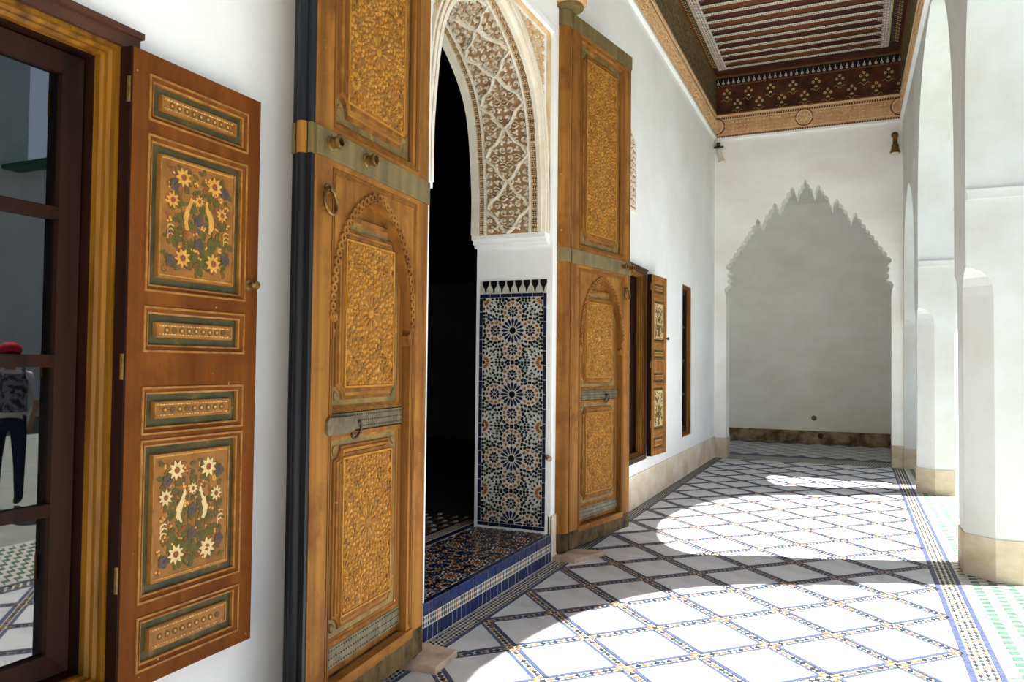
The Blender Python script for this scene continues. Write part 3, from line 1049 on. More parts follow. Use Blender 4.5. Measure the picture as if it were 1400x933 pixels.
# green and white paving under the arcade
mos = MB()
mos.box(.69, 1.75, 1.5, YE, -.004, -.002, 0)
nx, ny = 19, 125
for i in range(nx):
    for j in range(ny):
        x, y = .715 + i * .054, 2.2 + j * .086 + (.043 if i % 2 else 0)
        if y > YE - .05:
            continue
        s = 1 if i % 2 else -1
        mos.prism([(x - .026, y - .028 - s * .012), (x + .026, y - .006 - s * .012), (x + .026, y + .026 + s * .012), (x - .026, y + .006 + s * .012)], -.002, -.0003, 1)
mos.build('green_white_paving', [M['zwhite'], M['palegreen']], floor, kind='stuff', label='green and white zigzag tiles under the arcade')
# hatched band across the end arch
mos = MB()
TB0, TB1 = 12.86, 13.52
mos.box(-2.1, .68, TB0, TB1, -.004, -.002, 0)
for x0, x1 in ((TB0, TB0 + .03), (TB1 - .03, TB1)):
    mos.box(-2.05, .62, x0, x1, -.003, -.001, 1)
for k in range(62):
    x = -2.02 + k * .042
    for j in range(2):
        y0 = TB0 + .05 + j * .285
        mos.prism([(x, y0), (x + .024, y0), (x + .06, y0 + .27), (x + .036, y0 + .27)], -.002, -.0003, 1 + k % 2)
mos.build('hatched_mosaic_band', [M['zwhite'], M['black'], M['green']], floor, kind='stuff')
# recess floor
mos = MB()
for k in range(0, 6):
    for i in range(-1, 10):
        for hh in (0, 1):
            x, y = -2.3 + i * .37 + hh * .185, TB1 + .12 + k * .5 + hh * .25
            if x > .75 or y > 16.1 or y < TB1 + .2:
                continue
            mos.prism([(x, y - .215), (x + .16, y), (x, y + .215), (x - .16, y)], -.004, .0, 0)
mos.box(-2.5, .95, 16.08, 16.15, -.004, -.001, 1)
mos.box(.55, .62, 13.3, 16.1, -.004, -.001, 1)
mos.build('recess_paving', [M['marble'], M['floor_blue']], floor, kind='stuff', label='marble lozenges paving the end recess')
mb = MB()
mb.box(-2.6, 1.0, 13.3, 16.3, -.02, -.003)
mb.build('recess_mosaic_bed', M['floor_blue'], floor)

# ---- end wall with the lambrequin arch
ec = -.707
half = [(0, 4.50), (.018, 4.46), (.024, 4.42), (.05, 4.415), (.066, 4.39), (.066, 4.36), (.095, 4.345), (.11, 4.30), (.112, 4.25), (.13, 4.205),
        (.145, 4.25), (.155, 4.33), (.18, 4.385), (.205, 4.39), (.225, 4.35), (.226, 4.315), (.262, 4.30), (.285, 4.26), (.285, 4.22), (.322, 4.205), (.35, 4.16), (.352, 4.10), (.378, 4.06), (.394, 3.978),
        (.41, 4.02), (.42, 4.09), (.445, 4.145), (.472, 4.15), (.492, 4.11), (.494, 4.07), (.53, 4.055), (.552, 4.015), (.552, 3.975), (.59, 3.96), (.618, 3.92), (.62, 3.87), (.645, 3.83), (.663, 3.752),
        (.68, 3.79), (.69, 3.86), (.712, 3.905), (.738, 3.91), (.757, 3.875), (.76, 3.82)]
x, z = .76, 3.82
for k in range(8):     # plain scallops
    dx, dz = .0585, -.088
    for t in range(1, 6):
        a = t / 5
        bx = math.sin(a * PI) * .022
        half.append((x + dx * a + bx, z + dz * a + bx * .6))
    x, z = x + dx, z + dz
half += [(1.20, 3.10), (1.165, 3.06), (1.205, 3.03), (1.20, 2.99), (1.165, 2.95), (1.205, 2.92), (1.20, 2.88), (1.165, 2.85), (1.24, 2.80), (1.26, 2.76), (1.235, 2.70), (1.225, 2.60), (1.222, 0)]
ET = .36
mb = MB()
fme = lambda a, b, h: (a, YE + h, b)
XA, XB = WX - .05, rx(YE) + .1
# face built as columns between the profile and the top
outl = [(ec - a, b) for a, b in reversed(half)] + [(ec + a, b) for a, b in half[1:]]
bm = bmesh.new()
outer = [(XB, 0), (XB, Z_CEIL + .1), (XA, Z_CEIL + .1), (XA, 0)]
poly = outl + outer
from mathutils.geometry import tessellate_polygon
tri = tessellate_polygon([[Vector((p[0], p[1], 0)) for p in poly]])
nP = len(poly)
vs = [fme(p[0], p[1], 0) for p in poly] + [fme(p[0], p[1], ET) for p in poly]
fs = [tuple(t) for t in tri] + [tuple(nP + i for i in reversed(t)) for t in tri] + [(i, (i + 1) % nP, nP + (i + 1) % nP, nP + i) for i in range(nP)]
mb.add(vs, fs)
bm.free()
wall_end = mb.build('wall_end', M['plaster_old'])
tag(wall_end, 'white end wall pierced by a scalloped pointed arch', 'wall', kind='structure')
mb = MB()
for a, b in ((WX, ec - 1.222), (ec + 1.222, rx(YE) + .05)):
    mb.box(a, b + (.012 if a < ec else 0), YE - .012, YE + ET, -.01, .33)
be = mb.build('baseboard_end', M['dado'])
tag(be, 'beige painted foot of the two end arch piers', 'skirting', kind='structure')
# recess behind
mb = MB()
mb.box(-2.9, 1.3, 16.2, 16.4, 0, 4.9)
mb.box(-2.7, -2.5, YE + ET, 16.2, 0, 4.9)
mb.box(.95, 1.15, YE + ET, 16.2, 0, 4.9)
mb.box(-2.9, 1.3, YE + ET, 16.4, 4.75, 4.9)
mb.box(-2.9, XA, YE + .01, YE + ET, 0, 4.9)
mb.box(XB, 1.2, YE + .02, YE + ET, 0, 4.9)
wr = mb.build('wall_recess', M['plaster_old'])
tag(wr, 'grey-white plaster walls of the deep recess behind the end arch', 'wall', kind='structure')
mb = MB()
mb.box(-2.5, .95, 16.17, 16.2, -.01, .25)
br = mb.build('baseboard_recess', M['dado_dark'])
tag(br, 'mottled brown stone skirting at the back of the recess', 'skirting', kind='structure')
for (x, z, lb) in ((-.726, .50, 'round grey socket plate on the recess wall above the skirting'), (-.606, .155, 'round dark plate set into the brown recess skirting')):
    mb = MB()
    yy = 16.2 if z > .3 else 16.17
    mb.lathe([(.048, 0), (.05, .008), (.042, .016), (.03, .018), (.028, .012), (.012, .012), (.012, .02), (.0, .02)], (x, yy, z), (0, -1, 0), 18)
    o = mb.build('socket_plate', M['plastic'] if z > .3 else M['darkiron'], None, True, org=(x, yy, z))
    tag(o, lb, 'socket')

# ---- arcade on the right
A_HALF = cm([(1.70, 2.6), (1.70, 3.05), (1.66, 3.55), (1.53, 4.1), (1.30, 4.55), (.98, 4.86), (.6, 5.05), (.28, 5.14), (0, 5.19)], 3)
A3_HALF = cm([(.96, 2.5), (.96, 2.9), (.92, 3.2), (.80, 3.52), (.58, 3.80), (.30, 3.97), (0, 4.08)], 3)
arches = [(-3.40, A_HALF), (.625, A_HALF), (4.645, A_HALF), (8.68, A_HALF), (11.86, A3_HALF)]
# pier spans between the arches
spans = []
prev = Y0
ops = []
for c, H_ in arches:
    ops.append((c - H_[0][0], c + H_[0][0]))
for a, b in ops:
    spans.append((prev, a))
    prev = b
spans.append((prev, YE + .02))
ZTOP = 6.75


def arcade_fm(a, b, h):         # a along y, b height, h from corridor face outwards
    return (rx(a) + h, a, b)


mb = MB()
CH = .17
for (a, b) in spans:
    end0, end1 = a == Y0, b > YE
    # shaft with chamfered corners
    c0 = 0 if end0 else min(CH, (b - a) * .6)
    c1 = 0 if end1 else CH
    sh = [(a + c0, 0), (b - c1, 0), (b, CH if c1 else 0), (b, RT - CH if c1 else RT), (b - c1, RT), (a + c0, RT), (a, RT - CH if c0 else RT), (a, CH if c0 else 0)]
    sq = [(a, 0), (b, 0), (b, 0), (b, RT), (b, RT), (a, RT), (a, RT), (a, 0)]
    lev = [(0, 0), (2.03, 0), (2.10, .05), (2.16, .2), (2.20, .45), (2.225, .8), (2.23, 1.0), (2.76, 1.0)]
    vs = []
    for z, t in lev:
        for p_, q_ in zip(sh, sq):
            yy = p_[0] + (q_[0] - p_[0]) * t
            hh = p_[1] + (q_[1] - p_[1]) * t
            vs.append((rx(yy) + hh, yy, z))
    fs = []
    for i in range(len(lev) - 1):
        for k in range(8):
            l = (k + 1) % 8
            fs.append((i * 8 + k, i * 8 + l, i * 8 + 8 + l, i * 8 + 8 + k))
    mb.add(vs, fs)
    mb.box(a, b, 0, RT, 2.76, ZTOP, 0, lambda p, q, r: (rx(p) + q, p, r))
fa = lambda a, b, h: (rx(a) + h, a, b)
for c, H_ in arches:
    for sgn in (1, -1):
        edge = c + sgn * H_[0][0]
        for k in range(len(H_) - 1):
            (ya, za), (yb, zb) = H_[k], H_[k + 1]
            if H_[0][0] - yb > .004:
                mb.prism([(c + sgn * min(ya, H_[0][0] - .001), za), (edge + sgn * .02, za), (edge + sgn * .02, zb), (c + sgn * yb, zb)], .001, RT - .001, 0, fa, 0, True)
    mb.box(c - H_[0][0] - .02, c + H_[0][0] + .02, H_[-1][1], ZTOP, .001, RT - .001, 0, fa)
wall_right = mb.build('wall_right', M['plaster_pier'])
tag(wall_right, 'white arcade wall of tall pointed arches on chamfered piers', 'wall', kind='structure')
# thin impost mouldings on the jambs, painted feet
for i, (a, b) in enumerate(spans):
    if a == Y0:
        continue
    for y0_, y1_ in ((a - .022, a), (b, b + .022)):
        if y1_ > YE - .2 or y0_ < 2:
            continue
        m2 = MB()
        m2.box(y0_, y1_, 2.72, 2.775, .01, RT + .01, 0, fa)
        m2.box(y0_ - .008 if y0_ < a else y0_, y1_ if y0_ < a else y1_ + .008, 2.775, 2.79, .0, RT + .015, 0, fa)
        m2.build('impost_fillet', M['plaster_pier'], wall_right)
mb = MB()
E_ = .008
for (a, b) in spans[1:]:
    e1 = b > YE
    c1 = 0 if e1 else CH
    c0 = min(CH, (b - a) * .6)
    sh = [(a + c0, -E_), (b - c1, -E_), (b + E_, CH if c1 else -E_), (b + E_, RT - CH if c1 else RT + E_), (b - c1, RT + E_), (a + c0, RT + E_), (a - E_, RT - CH), (a - E_, CH)]
    mb.prism(sh, -.01, .30, 0, lambda p, q, r: (rx(p) + q, p, r))
bw = mb.build('baseboard_right', M['dado'])
tag(bw, 'stained beige paint at the feet of the arcade piers', 'skirting', kind='structure')

# ---- courtyard beyond the arcade
mb = MB()
mb.box(1.75, 17, -12, 12.9, -.1, -.003)
yg = mb.build('ground_courtyard', mat('courtyard_paving', rgb(128, 133, 126), .6, .2, scale=3, col2=rgb(108, 116, 108)))
tag(yg, 'sunlit pale marble paving of the courtyard', 'ground', kind='structure')
mb = MB()
mb.box(16, 16.4, -12, 13.4, 0, 9.5)
for z_ in (5.4, 7.2):
    mb.box(15.92, 16, -12, 13.2, z_, z_ + .12)
mb.box(1.24, 16.4, 13.2, 13.6, 0, 6.5)
mb.box(-2.2, 16.4, -12.4, -12, 0, 6.6)
yw = mb.build('wall_courtyard', M['plaster'])
tag(yw, 'white walls around the far sides of the courtyard', 'wall', kind='structure')
mb = MB()
mb.box(1.24, 16.4, 12.71, 13.8, 6.5, 6.62)
mb.box(-3.2, 1.55, Y0 - .2, 16.6, ZTOP, ZTOP + .12)
rf = mb.build('roof_eaves', M['roof'])
tag(rf, 'green tiled eaves running round the courtyard', 'roof', kind='structure')
mb = MB()
mb.box(-3.0, 1.3, Y0 - .3, Y0, 0, ZTOP)
wn_ = mb.build('wall_near', M['plaster'])
tag(wn_, 'white wall closing the corridor behind the viewer', 'wall', kind='structure')

# ---- ceiling
XC0, XC1 = WX, .68
mb = MB()
mb.box(WX - .1, .95, Y0, YE + .1, Z_CEIL + .06, Z_CEIL + .16)
ceil_ = mb.build('ceiling', M['ceil_brown'])
tag(ceil_, 'painted wooden ceiling of dark boards and patterned beams', 'ceiling', kind='structure')
BX0, BX1 = -1.87, .37
LX0, LX1 = -1.99, .47
BY1 = 12.60
bs = .253
nb = 27
bmb = MB()
bmb.box(BX0, BX1, -.038, .038, 0, .03, 0)
bmb.box(BX0, BX1, -.042, -.037, .001, .02, 1)
bmb.box(BX0, BX1, .037, .042, .001, .02, 1)
n = 34
for k in range(n):
    cx = BX0 + (BX1 - BX0) * (k + .5) / n
    bmb.prism([(cx + .017 * math.cos(t * PI / 4), .016 * math.sin(t * PI / 4)) for t in range(8)], 0, -.002, 2)
    bmb.prism([(cx + .007 * math.cos(t * PI / 3), .007 * math.sin(t * PI / 3)) for t in range(6)], -.002, -.003, 3)
    cx += (BX1 - BX0) / n / 2
    bmb.prism([(cx - .009, 0), (cx, -.02), (cx + .009, 0), (cx, .02)], 0, -.002, 4 if k % 2 else 5)
beam_me = bmb.mesh('ceiling_beam', [M['ceil_white'], M['ceil_teal'], M['p_white'], M['ceil_dark'], M['ceil_blue'], M['ceil_red']])
for k in range(nb):
    inst(beam_me, 'ceiling_beam', (0, BY1 - .06 - k * bs, Z_CEIL - .005), ceil_)
# brown boards between the beams
brd = MB()
brd.box(BX0, BX1, .04, bs - .04, .0, .02)
bmeA = brd.mesh('ceiling_board', M['ceil_brown'])
bmeB = brd.mesh('ceiling_board', mat('ceiling_red_board', rgb(92, 36, 26), .5, .3, scale=4, stretch=(.3, 1, 1), col2=rgb(54, 22, 18)))
for k in range(nb):
    inst(bmeB if k % 2 else bmeA, 'ceiling_board', (0, BY1 - .06 - (k + 1) * bs, Z_CEIL + .008), ceil_)
# corner pieces that cut the board ends
cp = MB()
for k in range(nb):
    y = BY1 - .06 - (k + 1) * bs
    for x, s in ((BX0, 1), (BX1, -1)):
        cp.prism([(x, y + .03), (x + s * .10, y + .03), (x, y + .15)], Z_CEIL - .004, Z_CEIL + .03, 0)
        cp.prism([(x + s * .015, y + .05), (x + s * .05, y + .05), (x + s * .015, y + .10)], Z_CEIL - .006, Z_CEIL, 1)
cp.build('board_end_fillets', [M['ceil_white'], M['ceil_blue']], ceil_, kind='stuff')
# border strips
YB0 = 5.2
mb = MB()
mb.box(LX0, BX0, YB0, BY1, Z_CEIL - .004, Z_CEIL + .07, 0)
mb.box(BX1, LX1, YB0, BY1, Z_CEIL - .004, Z_CEIL + .07, 0)
for k in range(int((BY1 - YB0) / .045)):
    y = YB0 + k * .045
    for j in range(3):
        for x0 in (LX0 + .02, BX1 + .02):
            xx = x0 + j * .034 - (.008 if x0 > 0 else 0)
            mb.prism([(xx, y + (j % 2) * .022), (xx + .013, y + .012 + (j % 2) * .022), (xx, y + .024 + (j % 2) * .022), (xx - .013, y + .012 + (j % 2) * .022)], Z_CEIL - .004, Z_CEIL - .006, 1 + (k + j) % 3)
mb.build('patterned_border', [M['ceil_white'], M['ceil_blue'], M['ceil_red'], M['ceil_dark']], ceil_, kind='stuff')
mb = MB()
for x0, x1 in ((WX, LX0), (LX1, .78)):
    mb.box(x0, x1, YB0, YE, Z_CEIL + .004, Z_CEIL + .07, 0)
mb.box(LX0, LX1, BY1 + .0, YE, Z_CEIL + .002, Z_CEIL + .07, 0)
for x in (LX0 - .016, LX1 + .004):
    mb.box(x, x + .012, YB0, BY1, Z_CEIL - .006, Z_CEIL + .01, 1)
    mb.box(x - .012 if x < 0 else x + .014, x if x < 0 else x + .026, YB0, BY1, Z_CEIL - .002, Z_CEIL + .01, 2)
for k in range(int((BY1 - YB0) / .12)):
    y = YB0 + k * .12
    for cx in ((WX + LX0) / 2 - .01, (LX1 + .66) / 2):
        for dx, dy, m in ((-.03, 0, 3), (.0, .03, 1), (.03, 0.01, 3), (.0, -.03, 4), (-.02, .06, 2), (.03, .065, 1)):
            mb.prism(ngon(cx + dx, y + dy, .013, 6), Z_CEIL + .004, Z_CEIL + .001, m)
mb.build('flower_border', [M['ceil_dark'], M['p_white'], M['ceil_teal'], M['ceil_blue'], M['p_cream']], ceil_, kind='stuff')
# friezes between cornice and ceiling
mb = MB()
mb.box(WX - .02, WX + .022, YB0 - 11, YE, Z_FRZ, Z_CEIL + .05, 0)
fr = random.Random(11)
for k in range(900):
    y, z = fr.uniform(6.5, YE - .03), fr.uniform(Z_FRZ + .04, Z_CEIL - .14)
    mb.prism([(y - .022, z), (y, z - .012), (y + .022, z), (y, z + .012)], .02, .024, fr.choice((1, 1, 2, 3)), lambda a, b, h: (WX + h, a, b))
mb.box(WX, WX + .04, YB0 - 11, YE, Z_CEIL - .05, Z_CEIL + .004, 1)
mb.box(WX, WX + .034, YB0 - 11, YE, Z_FRZ, Z_FRZ + .025, 4)
mb.build('painted_frieze_left', [M['ceil_olive'], M['ceil_edge'], M['ceil_teal'], M['p_stem'], M['peach']], ceil_, label='olive painted wooden frieze above the left cornice')
mb = MB()
mb.box(0, 1, Y0, YE, Z_FRZ, Z_CEIL + .05, 0, lambda a, b, h: (rx(b) - .022 + a * .04, b, h))
mb.box(0, 1, Y0, YE, Z_CEIL - .05, Z_CEIL + .004, 1, lambda a, b, h: (rx(b) - .04 + a * .04, b, h))
mb.build('painted_frieze_right', [M['ceil_olive'], M['ceil_edge']], ceil_)
mb = MB()
FY = YE - .02
fmf = lambda a, b, h: (a, FY - h, b)
mb.box(XC0, XC1, Z_FRZ, Z_CEIL - .16, -.03, 0, 0, fmf)
mb.box(XC0, XC1, Z_CEIL - .16, Z_CEIL - .145, -.03, .022, 1, fmf)
mb.box(XC0, XC1, Z_CEIL - .145, Z_CEIL - .02, -.03, .012, 2, fmf)
mb.box(XC0, XC1, Z_CEIL - .02, Z_CEIL + .02, -.03, .05, 1, fmf)
mb.box(XC0, XC1, Z_FRZ, Z_FRZ + .02, -.03, .02, 1, fmf)
mb.build('frieze_board', [M['ceil_dark'], M['ceil_edge'], M['black']], ceil_, label='dark red frieze board over the end wall')
mb = MB()
for k in range(34):                       # pear drops
    x = XC0 + .06 + k * .082
    z = Z_CEIL - .13
    mb.prism([(x - .022, z + .012), (x - .012, z), (x + .012, z), (x + .022, z + .012), (x + .016, z + .034), (x + .006, z + .05), (x + .003, z + .085), (x - .003, z + .085), (x - .006, z + .05), (x - .016, z + .034)], .012, .016, 0, fmf)
    mb.prism(ngon(x, z + .02, .009, 6), .016, .018, 1, fmf)
mb.build('painted_drops', [M['ceil_white'], M['black']], ceil_, kind='stuff')
mb = MB()
for k in range(8):                        # flower sprays
    x = XC0 + .2 + k * .345
    for (dx, dz) in ((0, .36), (.172, .17)):
        cx, cz = x + dx, Z_FRZ + dz
        for (ex, ez) in ((-.045, 0), (.045, 0), (0, .05)):
            mb.prism(ngon(cx + ex, cz + ez, .022, 8), 0, .004, 0, fmf)
            mb.prism(ngon(cx + ex, cz + ez, .009, 6), .004, .005, 3, fmf)
        mb.prism([(cx - .03, cz - .085), (cx + .03, cz - .085), (cx + .018, cz - .06), (cx, cz - .052), (cx - .018, cz - .06)], 0, .004, 0, fmf)
        for s in (-1, 1):
            for a in (.3, .9, 1.5):
                mb.prism(rot(leaf(.06, .014), PI / 2 + s * a - .2, cx + s * .05, cz - .10), 0, .003, 1, fmf)
            mb.ribbon([(cx, cz - .15), (cx + s * .05, cz - .10), (cx + s * .09, cz - .12)], .012, 0, .003, 2, fmf)
mb.build('painted_flowers', [M['p_white'], M['green'], M['p_cream'], M['ceil_red']], ceil_, kind='stuff')

# ---- carved cornices
PD = .02


def cornice(name, fm, a0, a1, label, seed):
    m1 = MB()
    n_ = max(1, int((a1 - a0) / .5))
    for k in range(n_):
        p0, p1 = a0 + (a1 - a0) * k / n_, a0 + (a1 - a0) * (k + 1) / n_
        m1.box(p0, p1, Z_CORN, Z_FRZ, -.03, PD, 0, fm)
        m1.box(p0, p1, Z_CORN - .03, Z_CORN, -.03, PD + .025, 3, fm)
        m1.box(p0, p1, Z_CORN, Z_CORN + .03, PD, PD + .006, 1, fm)
        m1.box(p0, p1, Z_CORN + .052, Z_CORN + .066, PD, PD + .01, 2, fm)
        m1.box(p0, p1, Z_FRZ - .09, Z_FRZ - .075, PD, PD + .01, 2, fm)
        m1.box(p0, p1, Z_FRZ - .07, Z_FRZ - .04, PD, PD + .006, 1, fm)
        m1.box(p0, p1, Z_FRZ - .03, Z_FRZ, PD, PD + .02, 2, fm)
    o_ = m1.build(name, [M['peach'], M['stucco_dark'], M['peach_hi'], M['plaster']])
    tag(o_, label, 'cornice', kind='structure')
    m1 = MB()
    k = 0
    a = a0
    while a < a1:
        for zc in (Z_CORN + .015, Z_FRZ - .055):
            m1.prism([(a, zc - .012), (a + .011, zc - .012), (a + .021, zc + .012), (a + .010, zc + .012)], PD + .004, PD + .009, 0, fm)
        a += .036
    relief(m1, a0, a1, Z_CORN + .075, Z_FRZ - .095, .062, fm, PD, PD + .02, 0, seed)
    m1.build('carved_inscription_band', M['peach_hi'], o_, kind='stuff')
    # medallions
    m1 = MB()
    c = a0 + .01
    if seed != 22:
        return o_
    zc = (Z_CORN + Z_FRZ) / 2
    while c < a1 + .05:
        pts = [c + 0]
        for r0, r1, h, mi in ((.10, .122, .026, 0), (.122, .138, .02, 1), (.0, .098, .018, 2)):
            for t in range(20):
                b0, b1 = 2 * PI * t / 20, 2 * PI * (t + 1) / 20
                q = [(c + r0 * math.cos(b0), zc + r0 * math.sin(b0)), (c + r1 * math.cos(b0), zc + r1 * math.sin(b0)), (c + r1 * math.cos(b1), zc + r1 * math.sin(b1)), (c + r0 * math.cos(b1), zc + r0 * math.sin(b1))]
                q = [(min(max(x, a0), a1), z) for x, z in q]
                if r0 == 0:
                    q = q[1:3] + [(min(max(c, a0), a1), zc)]
                if max(p_[0] for p_ in q) - min(p_[0] for p_ in q) < 1e-4:
                    continue
                m1.prism(q, PD, PD + h, mi, fm)
        if a0 + .1 < c < a1 - .1:
            for t in range(8):
                m1.prism(rot(leaf(.09, .02), t * PI / 4, c, zc), PD + .018, PD + .03, 0, fm, .3)
        c += (a1 - a0 - .02) / 2
    m1.build('cornice_medallions', [M['peach_hi'], M['stucco_dark'], M['peach']], o_)
    return o_


cornice('trim_1', lambda a, b, h: (WX + h, a, b), 5.5, YE - .02, 'peach carved plaster cornice along the top of the left wall', 21)
cornice('trim_2', lambda a, b, h: (a, YE - h, b), WX + .02, rx(YE) - .02, 'peach carved cornice with round medallions over the end arch', 22)
cornice('trim_3', lambda a, b, h: (rx(a) - h, a, b), 5.5, YE - .02, 'peach carved cornice above the arcade arches', 23)

# =================================================================== WINDOWS
def window(idx, Y_0, Y_1, z0, z1, label, depth, ncol, panes, trim=True):
    fmq = lambda a, b, h: (WX + h, a, b)
    o = thing('window_%d' % idx, label, 'window', (WX, (Y_0 + Y_1) / 2, z0), kind='structure')
    if trim:
        mb = MB()
        mb.ring(Y_0 - .05, Y_1 + .05, z0 - .035, z1 + .045, .055, -.06, .045, 0, fmq)
        mb.box(Y_0 - .055, Y_1 + .055, z1 + .03, z1 + .05, -.02, .058, 0, fmq)
        mb.build('outer_frame', M['frame'], o)
    mb = MB()
    g_ = -.05 if trim else -depth
    mb.ring(Y_0, Y_1, z0, z1, .022, g_, .03 if trim else -.015, 0, fmq)
    mb.ring(Y_0 + .020, Y_1 - .020, z0 + .020, z1 - .020, .010, g_, .012 if trim else -.03, 0, fmq, slope=.012)
    mb.ring(Y_0 + .029, Y_1 - .029, z0 + .029, z1 - .029, .009, g_, -.014 if trim else -.05, 0, fmq, slope=.01)
    mb.build('gold_moulding', M['goldwood'] if trim else M['mould'], o)
    if trim:
        mb = MB()
        mb.ring(Y_0, Y_1, z0, z1, .042, -depth, -.048, 0, fmq)
        mb.build('dark_lining', M['mahogany'], o)
    # sashes
    a0, a1 = Y_0 + .05, Y_1 - .05
    wd = (a1 - a0) / ncol
    hx = -depth
    for c in range(ncol):
        s0, s1 = a0 + c * wd, a0 + (c + 1) * wd
        mb = MB()
        mb.ring(s0, s1, z0 + .05, z1 - .05, .062, hx - .02, hx + .035, 0, fmq, .062, slope=.012)
        zz0, zz1 = z0 + .112, z1 - .112
        hgt = (zz1 - zz0 - .038 * (panes - 1)) / panes
        for k in range(panes - 1):
            zb = zz0 + (k + 1) * hgt + k * .038
            mb.box(s0 + .06, s1 - .06, zb, zb + .038, hx - .015, hx + .022, 0, fmq)
        sash = mb.build('sash', M['mahogany'], o)
        for k in range(panes):
            zb = zz0 + k * (hgt + .038)
            pm = MB()
            pm.box(s0 + .058, s1 - .058, zb - .003, zb + hgt + .003, hx, hx + .004, 0, fmq)
            pm.build('pane', M['glass'], sash)
    # dark sheet added behind the panes, standing for the unlit room
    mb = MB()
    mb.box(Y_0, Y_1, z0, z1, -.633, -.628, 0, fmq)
    mb.build('dark_backing_sheet', M['room_top'], o)
    return o


window(1, W1[0], W1[1], W1[2], W1[3], 'near window with gilt moulding and dark four-pane sashes reflecting the courtyard', .115, 2, 4)
window(2, W2[0], W2[1], W2[2], W2[3], 'middle window with gilt moulding half hidden by the farther door leaf', .115, 2, 4)
window(3, W3[0], W3[1], W3[2], W3[3], 'narrow far window set deep in a wooden reveal', .10, 1, 4, False)
mb = MB()
mb.box(WX - .3, WX + .03, W1[0] - .06, W1[1] + .06, W1[2] - .04, W1[2] - .005)
mb.box(WX - .3, WX + .03, W2[0] - .06, W2[1] + .06, W2[2] - .05, W2[2] - .005)
sl = mb.build('trim_4', M['plaster'])
tag(sl, 'thin plaster sills under the near and middle windows', 'sill', kind='structure')


# =================================================================== SHUTTERS
def daisy(mb, cx, cy, r, fm, h, petals=9, m=0, mc=3):
    for k in range(petals):
        mb.prism(rot(leaf(r, r * .2), 2 * PI * k / petals + cx * 9, cx, cy), h, h + .0015, m, fm)
    mb.prism(ngon(cx, cy, r * .34, 8), h + .001, h + .0025, mc, fm)


def bouquet(mb, a0, a1, b0, b1, fm, h, seed, white=False):
    # materials: 0 cream 1 white 2 green 3 red 4 violet 5 stem
    W_, H_ = a1 - a0, b1 - b0
    r = random.Random(seed)
    P = lambda u, v: (a0 + u * W_, b0 + v * H_)
    base = P(.5, .08)
    for s in (-1, 1):
        for (ux, vy, bend) in ((.22, .9, .1), (.3, .55, .05), (.12, .3, .06), (.4, .35, .04), (.05, .75, .03)):
            tip = P(.5 + s * ux, vy)
            path = []
            for i in range(9):
                t = i / 8
                path.append((base[0] + (tip[0] - base[0]) * t ** .8 + s * bend * W_ * math.sin(t * PI), base[1] + (tip[1] - base[1]) * t))
            mb.ribbon(path, .0045, h, h + .0008, 5, fm)
            for i in range(1, 9):
                for q in (-1, 1):
                    if r.random() < .42:
                        mb.prism(rot(leaf(.036 * r.uniform(.8, 1.2), .0115), r.uniform(0, 6.3), path[i][0] + q * r.uniform(.006, .02), path[i][1]), h, h + .001, 2, fm)
    for k in range(70):
        u, v = .06 + .88 * ((k % 7) + r.uniform(.1, .9)) / 7, .04 + .92 * ((k // 7) + r.uniform(.1, .9)) / 10
        c = P(u, v)
        if r.random() < .75:
            mb.prism(rot(leaf(r.uniform(.022, .036), r.uniform(.008, .011)), r.uniform(0, 6.3), *c), h, h + .0009, 2, fm)
        else:
            mb.prism(ngon(c[0], c[1], r.uniform(.009, .014), 7), h, h + .0009, r.choice((3, 4, 5)), fm)
    for k in range(110):
        u, v = .05 + .9 * ((k * .618034) % 1), .04 + .92 * ((k * .754878) % 1)
        c = P(u, v)
        q = r.random()
        if q < .5:
            mb.prism(rot(leaf(r.uniform(.018, .03), r.uniform(.006, .009)), r.uniform(0, 6.3), *c), h, h + .0009, r.choice((2, 2, 5)), fm)
        elif q < .75:
            for j in range(5):
                mb.prism(ngon(c[0] + .007 * math.cos(j * 1.257), c[1] + .007 * math.sin(j * 1.257), .005, 5), h, h + .0009, r.choice((0, 3)), fm)
        else:
            mb.ribbon(spiral(c[0], c[1], .016, .7, r.uniform(0, 6), 1, 6), .0035, h, h + .0009, 5, fm)
    dm = 1 if white else 0
    for (u, v, q) in ((.27, .88, .034), (.72, .87, .036), (.28, .16, .034), (.72, .15, .036), (.84, .62, .026), (.13, .66, .028), (.5, .70, .02)):
        daisy(mb, *P(u, v), q, fm, h + .001, 9, dm)
    for (u, v) in ((.15, .80), (.88, .83), (.12, .12), (.9, .2), (.5, .52), (.5, .3)):
        c = P(u, v)
        for k in range(5):
            mb.prism(ngon(c[0] + .012 * math.cos(k * 1.257), c[1] + .012 * math.sin(k * 1.257), .010, 6), h + .001, h + .002, 4, fm)
    for s in (-1, 1):                      # feather leaves in the middle
        c = P(.5 + s * .15, .42)
        mb.ribbon([(c[0] + s * .012 * math.sin(t * 5), c[1] + t * .11) for t in [i / 8 for i in range(9)]], .024, h + .001, h + .0022, dm, fm)
    for (u, v) in ((.1, .36), (.9, .38)):   # striped buds
        c = P(u, v)
        for k in range(3):
            mb.ribbon(spiral(c[0], c[1] + (k - 1) * .015, .02, .45, PI * .2, 1, 6), .007, h + .001, h + .002, dm, fm)


